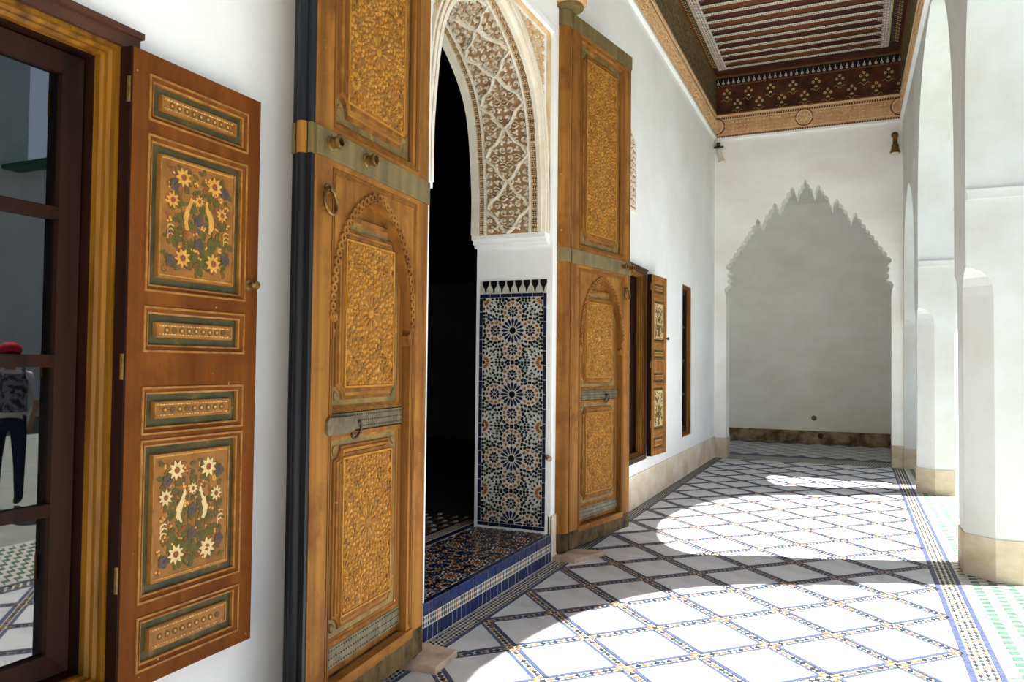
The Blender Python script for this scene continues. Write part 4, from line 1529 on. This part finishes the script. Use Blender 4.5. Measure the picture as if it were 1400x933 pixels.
def shutter(name, label, org, ang, side, seed, W_=.555, H_=1.995, white=False, sw='sh_wood', sf='sh_field'):
    """hinge line at org; ang: direction of the leaf in plan (radians from +Y towards +X); face turned to the corridor"""
    U = Vector((math.sin(ang), math.cos(ang), 0))
    N = Vector((math.cos(ang), -math.sin(ang), 0))
    O = Vector(org)

    def fm(a, b, h):
        p = O + U * a + N * h
        return (p.x, p.y, p.z + b)
    t = thing(name, label, 'shutter', org, group='painted window shutters')
    K = dict(parent=t, org=org)
    TH = .04
    y0, y1 = .062, W_ - .068           # stiles
    zs = [(.045, .225), (.265, .765), (.795, .925), (.94, 1.06 - .13 + .13)]
    # panel outlines (bottom, top), measured up from the shutter foot
    pan = [(.052, .214, 's'), (.262, .765, 'L'), (.788, .932, 's'), (1.05, 1.188, 's'), (1.242, 1.735, 'L'), (1.785, 1.925, 's')]
    for a, b in ((0, y0), (y1, W_)):
        mb = MB()
        mb.box(a, b, 0, H_, -TH, 0, 0, fm)
        mb.build('stile', M[sw], **K)
    mb = MB()
    mb.box(-.006, 0, 0, H_, -TH - .012, -.004, 0, fm)
    mb.build('hinge_edge', M['mahogany'], **K)
    prev = 0
    for i, (b0, b1, kd) in enumerate(pan + [(H_, H_, '')]):
        mb = MB()
        mb.box(y0, y1, prev, b0, -TH, -.0005, 0, fm)
        mb.build('rail', M[sw], **K)
        prev = b1
    for i, (b0, b1, kd) in enumerate(pan):
        mb = MB()
        mb.ring(y0 - .004, y1 + .004, b0 - .004, b1 + .004, .007, -.01, .004, 1, fm)
        mb.ring(y0 + .003, y1 - .003, b0 + .003, b1 - .003, .012, -.02, .0, 0, fm, slope=.006)
        mb.ring(y0 + .014, y1 - .014, b0 + .014, b1 - .014, .006, -.02, -.004, 1, fm, slope=.002)
        mb.box(y0 + .01, y1 - .01, b0 + .01, b1 - .01, -.035, -.018, 2, fm)
        pn = mb.build('panel', [M[sw], M['sh_gold'], M['sh_green']], **K)
        g = .046
        mb = MB()
        f0, f1, g0, g1 = y0 + g, y1 - g, b0 + g * .95, b1 - g * .95
        mb.prism([(f0, g0), (f1, g0), (f1, g1), (f0, g1)], -.02, -.006, 0, fm, .02)
        mb.ring(f0 + .004, f1 - .004, g0 + .004, g1 - .004, .006, -.01, -.003, 1, fm)
        mb.build('raised_field', [M[sf] if kd == 'L' else M['sh_field'], M['sh_gold']], pn, org=org)
        mb = MB()
        mb.jit = .0012
        if kd == 'L':
            bouquet(mb, f0 + .016, f1 - .016, g0 + .016, g1 - .016, fm, -.0058, seed + i, white or i == 1)
            n = 44
            for k in range(n):
                for bb in (g0 + .012, g1 - .012):
                    a = f0 + .012 + (f1 - f0 - .024) * k / n
                    mb.prism([(a, bb - .002), (a + .005, bb - .002), (a + .005, bb + .002), (a, bb + .002)], -.006, -.004, 0, fm)
        else:
            n = 26
            cz = (g0 + g1) / 2
            dz = (g1 - g0) / 2 - .011
            for k in range(n):
                a = f0 + .014 + (f1 - f0 - .03) * k / n
                for s in (-1, 1):
                    mb.prism([(a, cz + s * dz - .002), (a + .007, cz + s * dz - .002), (a + .007, cz + s * dz + .002), (a, cz + s * dz + .002)], -.0062, -.0045, 1 if k % 3 else 0, fm)
            n = 9
            for k in range(n):
                a = f0 + .03 + (f1 - f0 - .06) * (k + .5) / n
                mb.prism(ngon(a, cz, .011, 8), -.0062, -.0048, 5, fm)
                mb.prism(ngon(a, cz, .005, 6), -.005, -.0042, 0, fm)
        mb.build('painted_flowers' if kd == 'L' else 'painted_border', [M['p_cream'], M['p_white'], M['p_green'], M['p_red'], M['p_blue'], M['p_stem']], pn, org=org, kind='stuff')
    # knob and hinges
    mb = MB()
    c = fm(W_ - .045, 1.30, 0)
    mb.lathe([(.02, -.002), (.021, .003), (.009, .006), (.008, .018), (.017, .026), (.019, .034), (.013, .044), (.0, .047)], c, N, 14)
    mb.build('knob', M['oldbrass'], smooth=True, label='small brass knob', **K)
    for z in (.35, 1.0, 1.86):
        mb = MB()
        c0 = fm(-.004, z - .04, -.012)
        c1 = fm(-.004, z + .04, -.012)
        mb.tube([c0, c1], .008, 8)
        mb.build('hinge', M['oldbrass'], smooth=True, **K)
    return t


shutter('window_shutter', 'open red-brown shutter painted with flowers beside the near window', (WX + .085, 1.655, .48), 0.0, 1, 1)
shutter('window_shutter', 'open honey-brown shutter with pale floral panels beside the middle window', (WX + .10, 8.25, .51), math.radians(5), 1, 40, .52, 1.995, True, 'wood', 'sh_pale')


# =================================================================== GREAT DOOR LEAVES
def door_leaf(name, label, face0, U, N, Wd, sc, left):
    """face0: floor point of the face at the pivot edge; U towards the free edge; N towards the corridor; sc: width scale of the joinery"""
    O = Vector(face0)
    U = Vector(U).normalized()
    N = Vector(N).normalized()

    def fm(a, b, h):
        p = O + U * a * sc + N * h
        return (p.x, p.y, p.z + b)
    org = tuple(face0)
    t = thing(name, label, 'door', org, group='great carved door leaves')
    K = dict(parent=t, org=org)
    TH = .085
    Zb, Zt = .06, 4.30
    uA, uB = .125, .89            # panel zone between the stiles
    Wn = Wd / sc
    # stiles
    for a, b in ((0, uA), (uB, Wn)):
        mb = MB()
        mb.box(a, b, .19, Zt, -TH, 0, 0, fm)
        mb.box(a, b, Zb, .19, -TH, .001, 1, fm)
        mb.build('stile', [M['wood'], M['dirtywood']], **K)
    # rails
    for z0, z1, mt_ in ((Zb, .205, 'dirtywood'), (2.285, 2.445, 'wood_rail'), (4.165, Zt, 'wood_rail')):
        mb = MB()
        mb.box(uA, uB, z0, z1, -TH, 0, 0, fm)
        if z0 < .1:
            mb.box(uA, uB, .165, .21, -.04, .006, 1, fm)
        mb.build('rail', [M[mt_], M['wood_rail']], **K)
    # back boards
    mb = MB()
    mb.box(uA, uB, .2, 2.3, -TH, -.074, 0, fm)
    mb.box(uA, uB, 2.3, Zt, -TH, -.055, 0, fm)
    mb.build('back_board', M['dirtywood'], **K)
    # arched board round the wicket
    uc = (uA + uB) / 2 + .012
    hwp = [(.345, .21), (.345, 1.58), (.33, 1.60), (.322, 1.63), (.345, 1.645), (.345, 1.66)] + [(a, z) for a, z in cm([(.338, 1.66), (.332, 1.78), (.30, 1.93), (.24, 2.05), (.15, 2.145), (.05, 2.20), (0, 2.215)], 3)]
    mb = MB()
    for s in (-1, 1):
        ed = uA if s < 0 else uB
        for (a0, z0), (a1, z1) in zip(hwp[:-1], hwp[1:]):
            if z1 - z0 > 1e-5:
                mb.prism([(uc + s * a0, z0), (ed, z0), (ed, z1), (uc + s * a1, z1)], -.074, -.004, 0, fm)
    mb.box(uA, uB, 2.215, 2.29, -.05, -.004, 0, fm)
    # fine line frame
    for z0, z1, e, w_, h in ((.22, 2.282, .006, .010, .0), (.235, 2.265, .022, .006, -.001)):
        mb.box(uA + e, uA + e + w_, z0, z1, -.01, h, 1, fm)
        mb.box(uB - e - w_, uB - e, z0, z1, -.01, h, 1, fm)
        mb.box(uA + e, uB - e, z1 - w_, z1, -.01, h, 1, fm)
    board = mb.build('arched_board', [M['wood'], M['mould']], **K)
    # scalloped trim
    mb = MB()
    path = [(uc + a + .026, z) for a, z in hwp[5:]] + [(uc - a - .026, z) for a, z in reversed(hwp[5:-1])]
    path = []
    arcp = hwp[5:]
    pts = [(uc + a, z) for a, z in arcp] + [(uc - a, z) for a, z in reversed(arcp[:-1])]
    acc = 0
    last = None
    stepd = .036
    nxt = 0
    for i in range(len(pts) - 1):
        (x0, z0), (x1, z1) = pts[i], pts[i + 1]
        l = math.hypot(x1 - x0, z1 - z0)
        if l < 1e-6:
            continue
        nx_, nz_ = (z1 - z0) / l, -(x1 - x0) / l
        while nxt <= acc + l:
            q = (nxt - acc) / l
            cx, cz = x0 + (x1 - x0) * q + nx_ * .022, z0 + (z1 - z0) * q + nz_ * .022
            for k in range(10):
                b0, b1 = 2 * PI * k / 10, 2 * PI * (k + 1) / 10
                mb.prism([(cx + .009 * math.cos(b0), cz + .009 * math.sin(b0)), (cx + .0195 * math.cos(b0), cz + .0195 * math.sin(b0)), (cx + .0195 * math.cos(b1), cz + .0195 * math.sin(b1)), (cx + .009 * math.cos(b1), cz + .009 * math.sin(b1))], -.006, .007, 0, fm)
            mb.prism(ngon(cx, cz, .009, 8), -.006, -.002, 1, fm)
            nxt += stepd
        acc += l
    mb.build('scalloped_trim', [M['wood_rail'], M['dirtywood']], board, org=org, kind='stuff')
    # plain inner arch line
    mb = MB()
    for s in (-1, 1):
        rp = [(uc + s * (a - .004), z) for a, z in arcp]
        mb.ribbon(rp, .012, -.07, .002, 0, fm, False)
    mb.build('arch_reveal', M['mould'], board, org=org)

    def field(nm, a0, a1, b0, b1, inset, r, hb, par, P, cz, style=0):
        """raised notched field with a carved star panel"""
        m_ = MB()
        m_.prism(notched(a0, a1, b0, b1, r), hb, hb + .010, 0, fm, .012)
        m_.prism(notched(a0 + inset * .28, a1 - inset * .28, b0 + inset * .28, b1 - inset * .28, r * .9), hb + .008, hb + .017, 1, fm, .012)
        m_.prism(notched(a0 + inset * .6, a1 - inset * .6, b0 + inset * .6, b1 - inset * .6, r * .75), hb + .015, hb + .021, 0, fm, .012)
        m_.prism(notched(a0 + inset * .95, a1 - inset * .95, b0 + inset * .95, b1 - inset * .95, r * .55), hb + .018, hb + .0225, 2, fm, .004)
        ob = m_.build(nm, [M['mould'], M['wood_rail'], M['carved_lo']], par, org=org)
        m_ = MB()
        kk = {'black': (0, 0, 1, 2), 'blue': (0, 2), 'ochre': (1, 0), 'green': (2, 0)}
        i_ = inset * .95 + .012
        fill_girih(m_, a0 + i_, a1 - i_, b0 + i_, b1 - i_, P, (a0 + a1) / 2, cz, kk, fm, hb + .021, hb + .0275, .3)
        m_.ring(a0 + i_ - .008, a1 - i_ + .008, b0 + i_ - .008, b1 - i_ + .008, .007, hb + .02, hb + .027, 0, fm)
        m_.build('carved_stars', [M['carved'], M['carved_hi'], M['carved_gr']], ob, org=org, kind='stuff')
        # corner shells
        m_ = MB()
        for cx, cy, q in ((a0, b0, 0), (a1, b0, 1), (a1, b1, 2), (a0, b1, 3)):
            for k in range(5):
                an = q * PI / 2 + .15 + k * .31
                m_.prism(rot(leaf(r * .8, r * .11), an, cx, cy), hb - .002, hb + .006, 0, fm, .3)
        m_.build('corner_shells', M['olive'], ob, org=org, kind='stuff')
        return ob

    # upper panel
    mb = MB()
    P0, P1, Q0, Q1 = uA, uB, 2.445, 4.165
    mb.ring(P0, P1, Q0, Q1, .020, -.03, .005, 0, fm, slope=.004)
    mb.ring(P0 + .019, P1 - .019, Q0 + .019, Q1 - .019, .014, -.04, -.004, 1, fm, slope=.008)
    mb.ring(P0 + .032, P1 - .032, Q0 + .032, Q1 - .032, .010, -.05, -.014, 0, fm, slope=.008)
    mb.box(P0 + .03, P1 - .03, Q0 + .03, Q1 - .03, -.056, -.034, 2, fm)
    up = mb.build('upper_panel', [M['mould'], M['wood'], M['olive']], **K)
    field('raised_panel', P0 + .062, P1 - .062, Q0 + .075, Q1 - .075, .066, .075, -.035, up, .40, 2.90)
    # wicket door, recessed
    HB = -.068
    g0, g1 = uc - .34, uc + .34
    mb = MB()
    zc = .212
    prof = [(a - .004, z) for a, z in hwp if z > 1.66]
    mb.box(g0, g1, zc, 1.66, HB - .004, HB + .014, 0, fm)
    for (a0, z0), (a1, z1) in zip(prof[:-1], prof[1:]):
        if z1 - z0 > 1e-5 and a1 > 0:
            mb.prism([(uc - a0, z0), (uc + a0, z0), (uc + a1, z1), (uc - a1, z1)], HB - .004, HB + .012, 0, fm)
    wk = mb.build('wicket_door', M['wood'], **K)
    hb = HB + .014
    for (b0, b1, nm) in ((1.29, 2.125, 'middle'), (.335, 1.205, 'lower')):
        mb = MB()
        mb.ring(g0 + .01, g1 - .022, b0, b1, .018, hb - .004, hb + .016, 0, fm, slope=.004)
        mb.ring(g0 + .027, g1 - .039, b0 + .017, b1 - .017, .012, hb - .004, hb + .010, 1, fm, slope=.006)
        mb.box(g0 + .036, g1 - .048, b0 + .026, b1 - .026, hb - .004, hb + .002, 2, fm)
        mb.build('panel_moulding', [M['mould'], M['wood'], M['olive']], wk, org=org)
        field('raised_panel', g0 + .068, g1 - .082, b0 + .052, b1 - .052, .05, .055, hb + .001, wk, .40, 1.72 if nm == 'middle' else .80)
    # iron straps on the wicket
    for (b0, b1, rowsn) in ((1.212, 1.286, 3), (.25, .334, 3)):
        mb = MB()
        mb.box(g0 + .005, g1 - .006, b0, b1, hb, hb + .018, 0, fm)
        n = 34
        for k in range(n):
            for j in range(rowsn):
                cx, cz = g0 + .02 + (g1 - g0 - .04) * k / (n - 1), b0 + .012 + (b1 - b0 - .024) * j / (rowsn - 1)
                mb.prism(ngon(cx, cz, .0042, 5), hb + .018, hb + .021, 1, fm, .4)
        mb.build('iron_strap', [M['iron'], M['darkiron']], wk, org=org)
    # hasp and ring
    mb = MB()
    hs = 1
    ha0, ha1 = g1 - .18, g1 + .055
    zc_ = 1.243
    mb.prism([(ha0, zc_ - .018), (ha0 + .05, zc_ - .034), (ha1 - .012, zc_ - .036), (ha1, zc_ - .024), (ha1, zc_ + .024), (ha1 - .012, zc_ + .036), (ha0 + .05, zc_ + .034), (ha0, zc_ + .018)], hb + .014, hb + .066 if left else hb + .06, 0, fm, .03)
    if left:
        mb.build('hasp', M['iron'], wk, org=org, label='flat iron hasp across the wicket edge')
    mb = MB()
    cx = g1 - .225
    c = []
    for k in range(20):
        an = 2 * PI * k / 20
        c.append(fm(cx + .032 * math.sin(an) / sc, 1.21 + .034 * math.cos(an), hb + .034 + .012 * math.cos(an * 1)))
    mb.tube(c, .006, 8, 0, True)
    e = fm(cx, 1.247, hb + .01)
    mb.lathe([(.016, 0), (.016, .006), (.009, .01), (.009, .03), (.013, .036), (.0, .04)], e, N, 10)
    mb.build('pull_ring', M['darkiron'], wk, True, org=org)
    # brass straps across the leaf
    for (b0, b1, a1) in ((2.308, 2.42, Wn + .002), (4.188, Zt + .006, Wn + .002)):
        mb = MB()
        mb.box(-.002, a1, b0, b1, -TH - .004, .009, 0, fm)
        n = 46
        for k in range(n):
            for z in (b0 + .014, b1 - .014):
                mb.prism(ngon(.01 + (Wn - .02) * k / (n - 1), z, .0035, 5), .009, .011, 0, fm, .4)
        mb.build('brass_strap', M['brass'], **K)
    # ring handle near the free edge
    mb = MB()
    cu = Wn - .085
    ring_c = 2.135
    c = []
    for k in range(26):
        an = 2 * PI * k / 26
        c.append(fm(cu + .043 * math.sin(an) / sc, ring_c + .052 * math.cos(an), .020 - .006 * math.cos(an)))
    mb.tube(c, .0085, 9, 0, True)
    e = fm(cu, ring_c + .05, 0)
    mb.lathe([(.02, 0), (.02, .005), (.01, .008), (.010, .022), (.014, .028), (.0, .034)], e, N, 12)
    mb.build('ring_handle', M['oldbrass'], smooth=True, label='aged brass ring handle', **K)
    # eye bolts on the middle strap
    for uu in ((Wn - .095, Wn - .375) if left else (Wn - .16, Wn - .03)):
        mb = MB()
        e = fm(uu, 2.372, .008)
        mb.lathe([(.03, 0), (.03, .004), (.022, .008), (.022, .03), (.029, .038), (.028, .048), (.018, .05), (.016, .03), (.0, .028)], e, N, 16)
        mb.build('eye_bolt', M['oldbrass'], smooth=True, **K)
    # pivot post
    mb = MB()
    pu, ph, pr = (.035, -.065, .062) if left else (-.045, -.062, .072)
    pp = [fm(pu, z, ph) for z in (.035, .05, .06, .19, .2, Zt)]
    mb.tube(pp[:3], [pr * .7, pr * .92, pr], 18, 1)
    mb.tube([fm(pu, .06, ph), fm(pu, .19, ph)], pr * 1.02, 18, 1)
    mb.tube([fm(pu, .19, ph), fm(pu, Zt + .003, ph)], pr, 18, 0)
    post = mb.build('pivot_post', [M['wood'], M['dirtywood']], smooth=True, **K)
    for (b0, b1) in ((2.308, 2.42), (4.18, Zt + .008)):
        mb = MB()
        mb.tube([fm(pu, b0, ph), fm(pu, b1, ph)], pr + .006, 18)
        mb.build('brass_collar', M['brass'], post, True, org=org)
    if left:
        # painted free edge with a round bead
        mb = MB()
        mb.box(Wn, Wn + .022, Zb, Zt, -.088, -.003, 0, fm)
        edge = mb.build('meeting_edge', M['blackpaint'], label='blue-black painted meeting edge', **K)
        mb = MB()
        mb.tube([fm(Wn + .022, z, -.045) for z in (Zb, 2.306)], .021, 14)
        mb.tube([fm(Wn + .022, z, -.045) for z in (2.425, Zt)], .021, 14)
        mb.build('round_bead', M['blackpaint'], edge, True, org=org)
        mb = MB()
        mb.tube([fm(Wn + .022, z, -.045) for z in (2.304, 2.427)], .022, 14)
        mb.build('bare_wood_bead', M['wood'], edge, True, org=org)
        mb = MB()
        for a, b in ((-.091, -.074), (-.017, -.001)):
            mb.box(Wn, Wn + .026, 2.306, 2.424, a, b, 0, fm)
        mb.build('edge_strap', M['brass'], edge, org=org)
    return t


aL = math.radians(4.82)
aR = math.radians(10.6)
UL, NL = (math.sin(aL), -math.cos(aL), 0), (math.cos(aL), math.sin(aL), 0)
UR, NR = (math.sin(aR), math.cos(aR), 0), (math.cos(aR), -math.sin(aR), 0)
fl0 = (-1.974 - .082 * UL[0], 3.277 - .082 * UL[1], 0)
door_leaf('great_door_leaf', 'nearer carved honey-wood door leaf with blue-black edge, folded back towards the viewer', fl0, UL, NL, 1.004, .99, True)
door_leaf('great_door_leaf', 'farther carved honey-wood door leaf beside the mosaic jamb, folded back down the corridor', (-2.041, 5.682, 0), UR, NR, 1.055, 1.045, False)

# pivot stones and brackets
for nm, pts, lb in (('pivot_stone', [(-2.08, 3.53), (-1.86, 3.51), (-1.845, 3.255), (-2.06, 3.24)], 'flat beige stone under the pivot of the nearer door leaf'),
                    ('pivot_stone', [(-2.12, 5.50), (-1.93, 5.50), (-1.88, 5.63), (-1.80, 5.86), (-2.0, 5.84), (-2.12, 5.78)], 'flat beige stone under the pivot of the farther door leaf')):
    mb = MB()
    c = (sum(p[0] for p in pts) / len(pts), sum(p[1] for p in pts) / len(pts), 0)
    mb.prism(pts, -.002, .033, 0, ident, .03, True)
    o = mb.build(nm, M['stone'], org=c)
    tag(o, lb, 'stone', 'pivot stones')
for (y, sgn, lb) in ((5.62, 1, 'painted wooden corbel holding the top of the farther door leaf'), (3.36, -1, 'painted wooden corbel holding the top of the nearer door leaf')):
    xx = -2.05 if sgn > 0 else -2.03
    t = thing('pivot_corbel', lb, 'corbel', (WX, y, 4.34), 'pivot corbels')
    K = dict(parent=t, org=(WX, y, 4.34))
    mb = MB()
    oc = [(WX - .05, y - .10), (xx + .06, y - .10), (xx + .125, y - .05), (xx + .125, y + .06), (xx + .06, y + .11), (WX - .05, y + .11)]
    mb.prism(oc, 4.34, 4.50, 0, ident, 0, True)
    mb.prism([(xx + (a - xx) * 1.12, y + (b - y) * 1.12) for a, b in oc], 4.50, 4.60, 0, ident, 0, True)
    mb.build('corbel_block', M['peach'], **K)
    mb = MB()
    mb.lathe([(.115, 0), (.115, .012), (.09, .03), (.085, .045)], (xx, y, 4.312), (0, 0, 1), 20)
    mb.build('socket_ring', M['brass'], smooth=True, **K)
    mb = MB()
    for k in range(3):
        mb.prism(ngon(y - .05 + k * .05, 4.41, .018, 4), 0, .004, 0, lambda a, b, h: (xx + .125 + h, a, b))
    for k in range(2):
        mb.ribbon([(y - .08, 4.46 + k * .08), (y, 4.44 + k * .08), (y + .08, 4.46 + k * .08)], .012, 0, .004, 1, lambda a, b, h: (xx + .125 + h + (.012 if k else 0), a, b))
    mb.build('painted_motif', [M['green'], M['p_red']], **K)

# =================================================================== SMALL THINGS
t = thing('wall_spotlight', 'brass wall spotlight hanging at the right top of the end wall', 'lamp', (.575, YE, 4.93), 'wall spotlights')
K = dict(parent=t, org=(.575, YE, 4.93))
mb = MB()
mb.lathe([(.05, 0), (.05, .02), (.02, .03), (.018, .1)], (.575, YE, 5.06), (0, -1, 0), 14)
mb.build('mount', M['darkiron'], smooth=True, **K)
mb = MB()
mb.lathe([(.03, 0), (.045, -.02), (.045, -.06), (.032, -.08), (.034, -.16), (.05, -.19), (.05, -.23), (.075, -.30), (.07, -.31)], (.575, YE - .1, 5.07), (0, 0, 1), 16)
mb.build('lamp_body', M['oldbrass'], smooth=True, **K)
mb = MB()
mb.lathe([(.065, 0), (.05, -.02), (.0, -.03)], (.575, YE - .1, 4.762), (0, 0, 1), 14)
mb.build('lamp_glass', M['bulb'], smooth=True, **K)
t = thing('wall_spotlight', 'white wall spotlight under a dark disc at the left top of the end wall', 'lamp', (-2.03, YE, 5.0), 'wall spotlights')
K = dict(parent=t, org=(-2.03, YE, 5.0))
mb = MB()
mb.lathe([(.085, 0), (.085, .02), (.03, .03), (.028, .09)], (-2.05, YE - .06, 5.13), (0, -.35, 1), 16)
mb.tube([(-2.05, YE - .08, 5.16), (-2.05, YE, 5.17)], .014, 8)
mb.build('mount', M['darkiron'], smooth=True, **K)
mb = MB()
mb.lathe([(.03, 0), (.035, -.06), (.03, -.12), (.05, -.19), (.06, -.23), (.0, -.24)], (-2.04, YE - .07, 5.10), (-.25, .1, 1), 14)
mb.build('lamp_glass', M['bulb'], smooth=True, **K)


# =================================================================== VISITORS (seen in the window glass)
def person(label, loc, face, shirt, legs, cap=None, pack=False, h=1.66):
    """standing figure, one skinned body mesh; face = heading in plan"""
    t = thing('person', label, 'person', loc, 'visitors in the courtyard')
    k = h / 1.70
    jt = {'pelvis': (0, 0, .95), 'waist': (0, .01, 1.10), 'chest': (0, .01, 1.30), 'neck': (0, 0, 1.45), 'throat': (0, .01, 1.50),
          'head': (0, .025, 1.60), 'crown': (0, .02, 1.66)}
    E_, Rr = [], {'pelvis': (.15, .11), 'waist': (.135, .10), 'chest': (.165, .11), 'neck': (.06, .06), 'throat': (.052, .055), 'head': (.078, .098), 'crown': (.06, .075)}
    for a, b in (('pelvis', 'waist'), ('waist', 'chest'), ('chest', 'neck'), ('neck', 'throat'), ('throat', 'head'), ('head', 'crown')):
        E_.append((a, b))
    for s, nme in ((-1, 'l'), (1, 'r')):
        jt[nme + 'sh'] = (s * .18, 0, 1.39)
        jt[nme + 'el'] = (s * .25, -.02, 1.12)
        jt[nme + 'wr'] = (s * .24, .12, .92)
        jt[nme + 'hd'] = (s * .235, .16, .86)
        jt[nme + 'hp'] = (s * .09, 0, .90)
        jt[nme + 'kn'] = (s * .10, .03 * s, .50)
        jt[nme + 'an'] = (s * .10, .0 + .05 * s, .09)
        jt[nme + 'to'] = (s * .11, .16 + .05 * s, .04)
        Rr.update({nme + 'sh': (.065, .065), nme + 'el': (.046, .046), nme + 'wr': (.03, .03), nme + 'hd': (.034, .022), nme + 'hp': (.095, .095), nme + 'kn': (.062, .062), nme + 'an': (.042, .045), nme + 'to': (.04, .03)})
        E_ += [('chest', nme + 'sh'), (nme + 'sh', nme + 'el'), (nme + 'el', nme + 'wr'), (nme + 'wr', nme + 'hd'), ('pelvis', nme + 'hp'), (nme + 'hp', nme + 'kn'), (nme + 'kn', nme + 'an'), (nme + 'an', nme + 'to')]
        # fingers and thumb
        bx, by, bz = jt[nme + 'hd']
        for f_ in range(4):
            q = nme + 'f%d' % f_
            jt[q] = (bx + (f_ - 1.5) * .017, by + .035, bz - .05 + .004 * abs(f_ - 1))
            jt[q + 'b'] = (bx + (f_ - 1.5) * .018, by + .03, bz - .085 + .008 * abs(f_ - 1))
            Rr[q] = (.009, .009)
            Rr[q + 'b'] = (.007, .007)
            E_ += [(nme + 'hd', q), (q, q + 'b')]
        jt[nme + 'tb'] = (bx - s * .045, by + .02, bz - .02)
        Rr[nme + 'tb'] = (.009, .009)
        E_.append((nme + 'wr', nme + 'tb'))
    names = list(jt)
    ca, sa = math.cos(face), math.sin(face)

    def P(p):
        return (p[0] * ca - p[1] * sa, p[0] * sa + p[1] * ca, p[2])
    me = bpy.data.meshes.new('body')
    me.from_pydata([tuple(c * k for c in P(jt[n_])) for n_ in names], [(names.index(a), names.index(b)) for a, b in E_], [])
    o = bpy.data.objects.new('body', me)
    COL.objects.link(o)
    o.parent = t
    md = o.modifiers.new('skin', 'SKIN')
    for i, n_ in enumerate(names):
        sv_ = me.skin_vertices[0].data[i]
        sv_.radius = (Rr[n_][0] * k, Rr[n_][1] * k)
        sv_.use_root = n_ == 'pelvis'
    sb = o.modifiers.new('sub', 'SUBSURF')
    sb.levels = 2
    sb.render_levels = 2
    dg = bpy.context.evaluated_depsgraph_get()
    nm = bpy.data.meshes.new_from_object(o.evaluated_get(dg))
    o.modifiers.clear()
    o.data = nm
    for m_ in (M['skin'], shirt, legs, M['shoe']):
        nm.materials.append(m_)
    for p in nm.polygons:
        z = p.center.z / k
        x = p.center.x * ca + p.center.y * sa
        p.use_smooth = True
        if z < .085:
            p.material_index = 3
        elif z < .96 and abs(x) < .2 * k:
            p.material_index = 2
        elif (z < 1.46 and abs(x) < .215 * k) or (abs(x) >= .215 * k and z > 1.14):
            p.material_index = 1
        else:
            p.material_index = 0
    W_ = lambda p: tuple(c * k for c in P(p))
    # face, ears and hair
    bits = [('nose', 'skin', (0, .118, 1.59), (0, .5, .9), [(.0, -.015), (.012, -.01), (.014, .006), (.0, .02)])]
    for s in (-1, 1):
        bits.append(('ear', 'skin', (s * .078, .02, 1.60), (s, 0, 0), [(.0, -.012), (.012, -.006), (.014, .004), (.0, .01)]))
        bits.append(('eye', 'hair', (s * .033, .108, 1.615), (0, 1, 0), [(.0, -.006), (.009, -.002), (.009, .003), (.0, .006)]))
    bits.append(('mouth', 'redcap', (0, .108, 1.545), (0, 1, 0), [(.0, -.004), (.02, 0), (.0, .004)]))
    for bn, bm_, bp_, ba, pr_ in bits:
        mb = MB()
        mb.lathe(pr_, W_(bp_), P(ba), 8)
        mb.build(bn, M[bm_], None, True).parent = t
    mb = MB()
    mb.lathe([(.084, -.06), (.094, 0), (.088, .05), (.06, .085), (.0, .1)], W_((0, .0, 1.62)), (0, 0, 1), 16)
    mb.build('hair', M['hair'], None, True).parent = t
    if cap:
        mb = MB()
        mb.lathe([(.104, 0), (.103, .03), (.088, .07), (.05, .1), (.0, .108)], W_((0, .015, 1.645)), (0, 0, 1), 18)
        br_ = [(-.08, .07), (-.06, .15), (0, .185), (.06, .15), (.08, .07)]
        mb.prism([(P((a, b, 0))[0] * k, P((a, b, 0))[1] * k) for a, b in br_], 1.645 * k, 1.657 * k, 0, ident, 0, True)
        mb.build('cap', cap, None, True).parent = t
    if pack:
        mb = MB()
        pr = [(-.13, -.12), (-.11, -.25), (-.05, -.29), (.05, -.29), (.11, -.25), (.13, -.12)]
        mb.prism([(P((a, b, 0))[0] * k, P((a, b, 0))[1] * k) for a, b in pr], 1.02 * k, 1.34 * k, 0, ident, .0, True)
        mb.prism([(P((a, b, 0))[0] * k, P((a, b, 0))[1] * k) for a, b in pr], 1.34 * k, 1.42 * k, 0, ident, .35, True)
        mb.prism([(P((a * .75, b - .03, 0))[0] * k, P((a * .75, b - .03, 0))[1] * k) for a, b in pr], 1.04 * k, 1.2 * k, 0, ident, .06, True)
        for s in (-1, 1):
            mb.tube([W_((s * .1, -.12, 1.36)), W_((s * .12, -.02, 1.47)), W_((s * .115, .10, 1.40)), W_((s * .12, .13, 1.25)), W_((s * .15, .02, 1.08)), W_((s * .11, -.12, 1.05))], .016, 6)
        mb.build('backpack', M['pack'], None).parent = t
    for ch in t.children:
        ch.location = (0, 0, 0)
    return t


person('person in white top, red cap and patterned backpack, mirrored in near window', (3.35, 5.0, 0), math.radians(-70), M['shirt_w'], M['jeans'], M['redcap'], True, 1.62)
person('person in a blue shirt and red cap, mirrored in the near window', (3.15, 5.42, 0), math.radians(60), M['shirt_b'], M['jeans'], M['redcap'], False, 1.66)
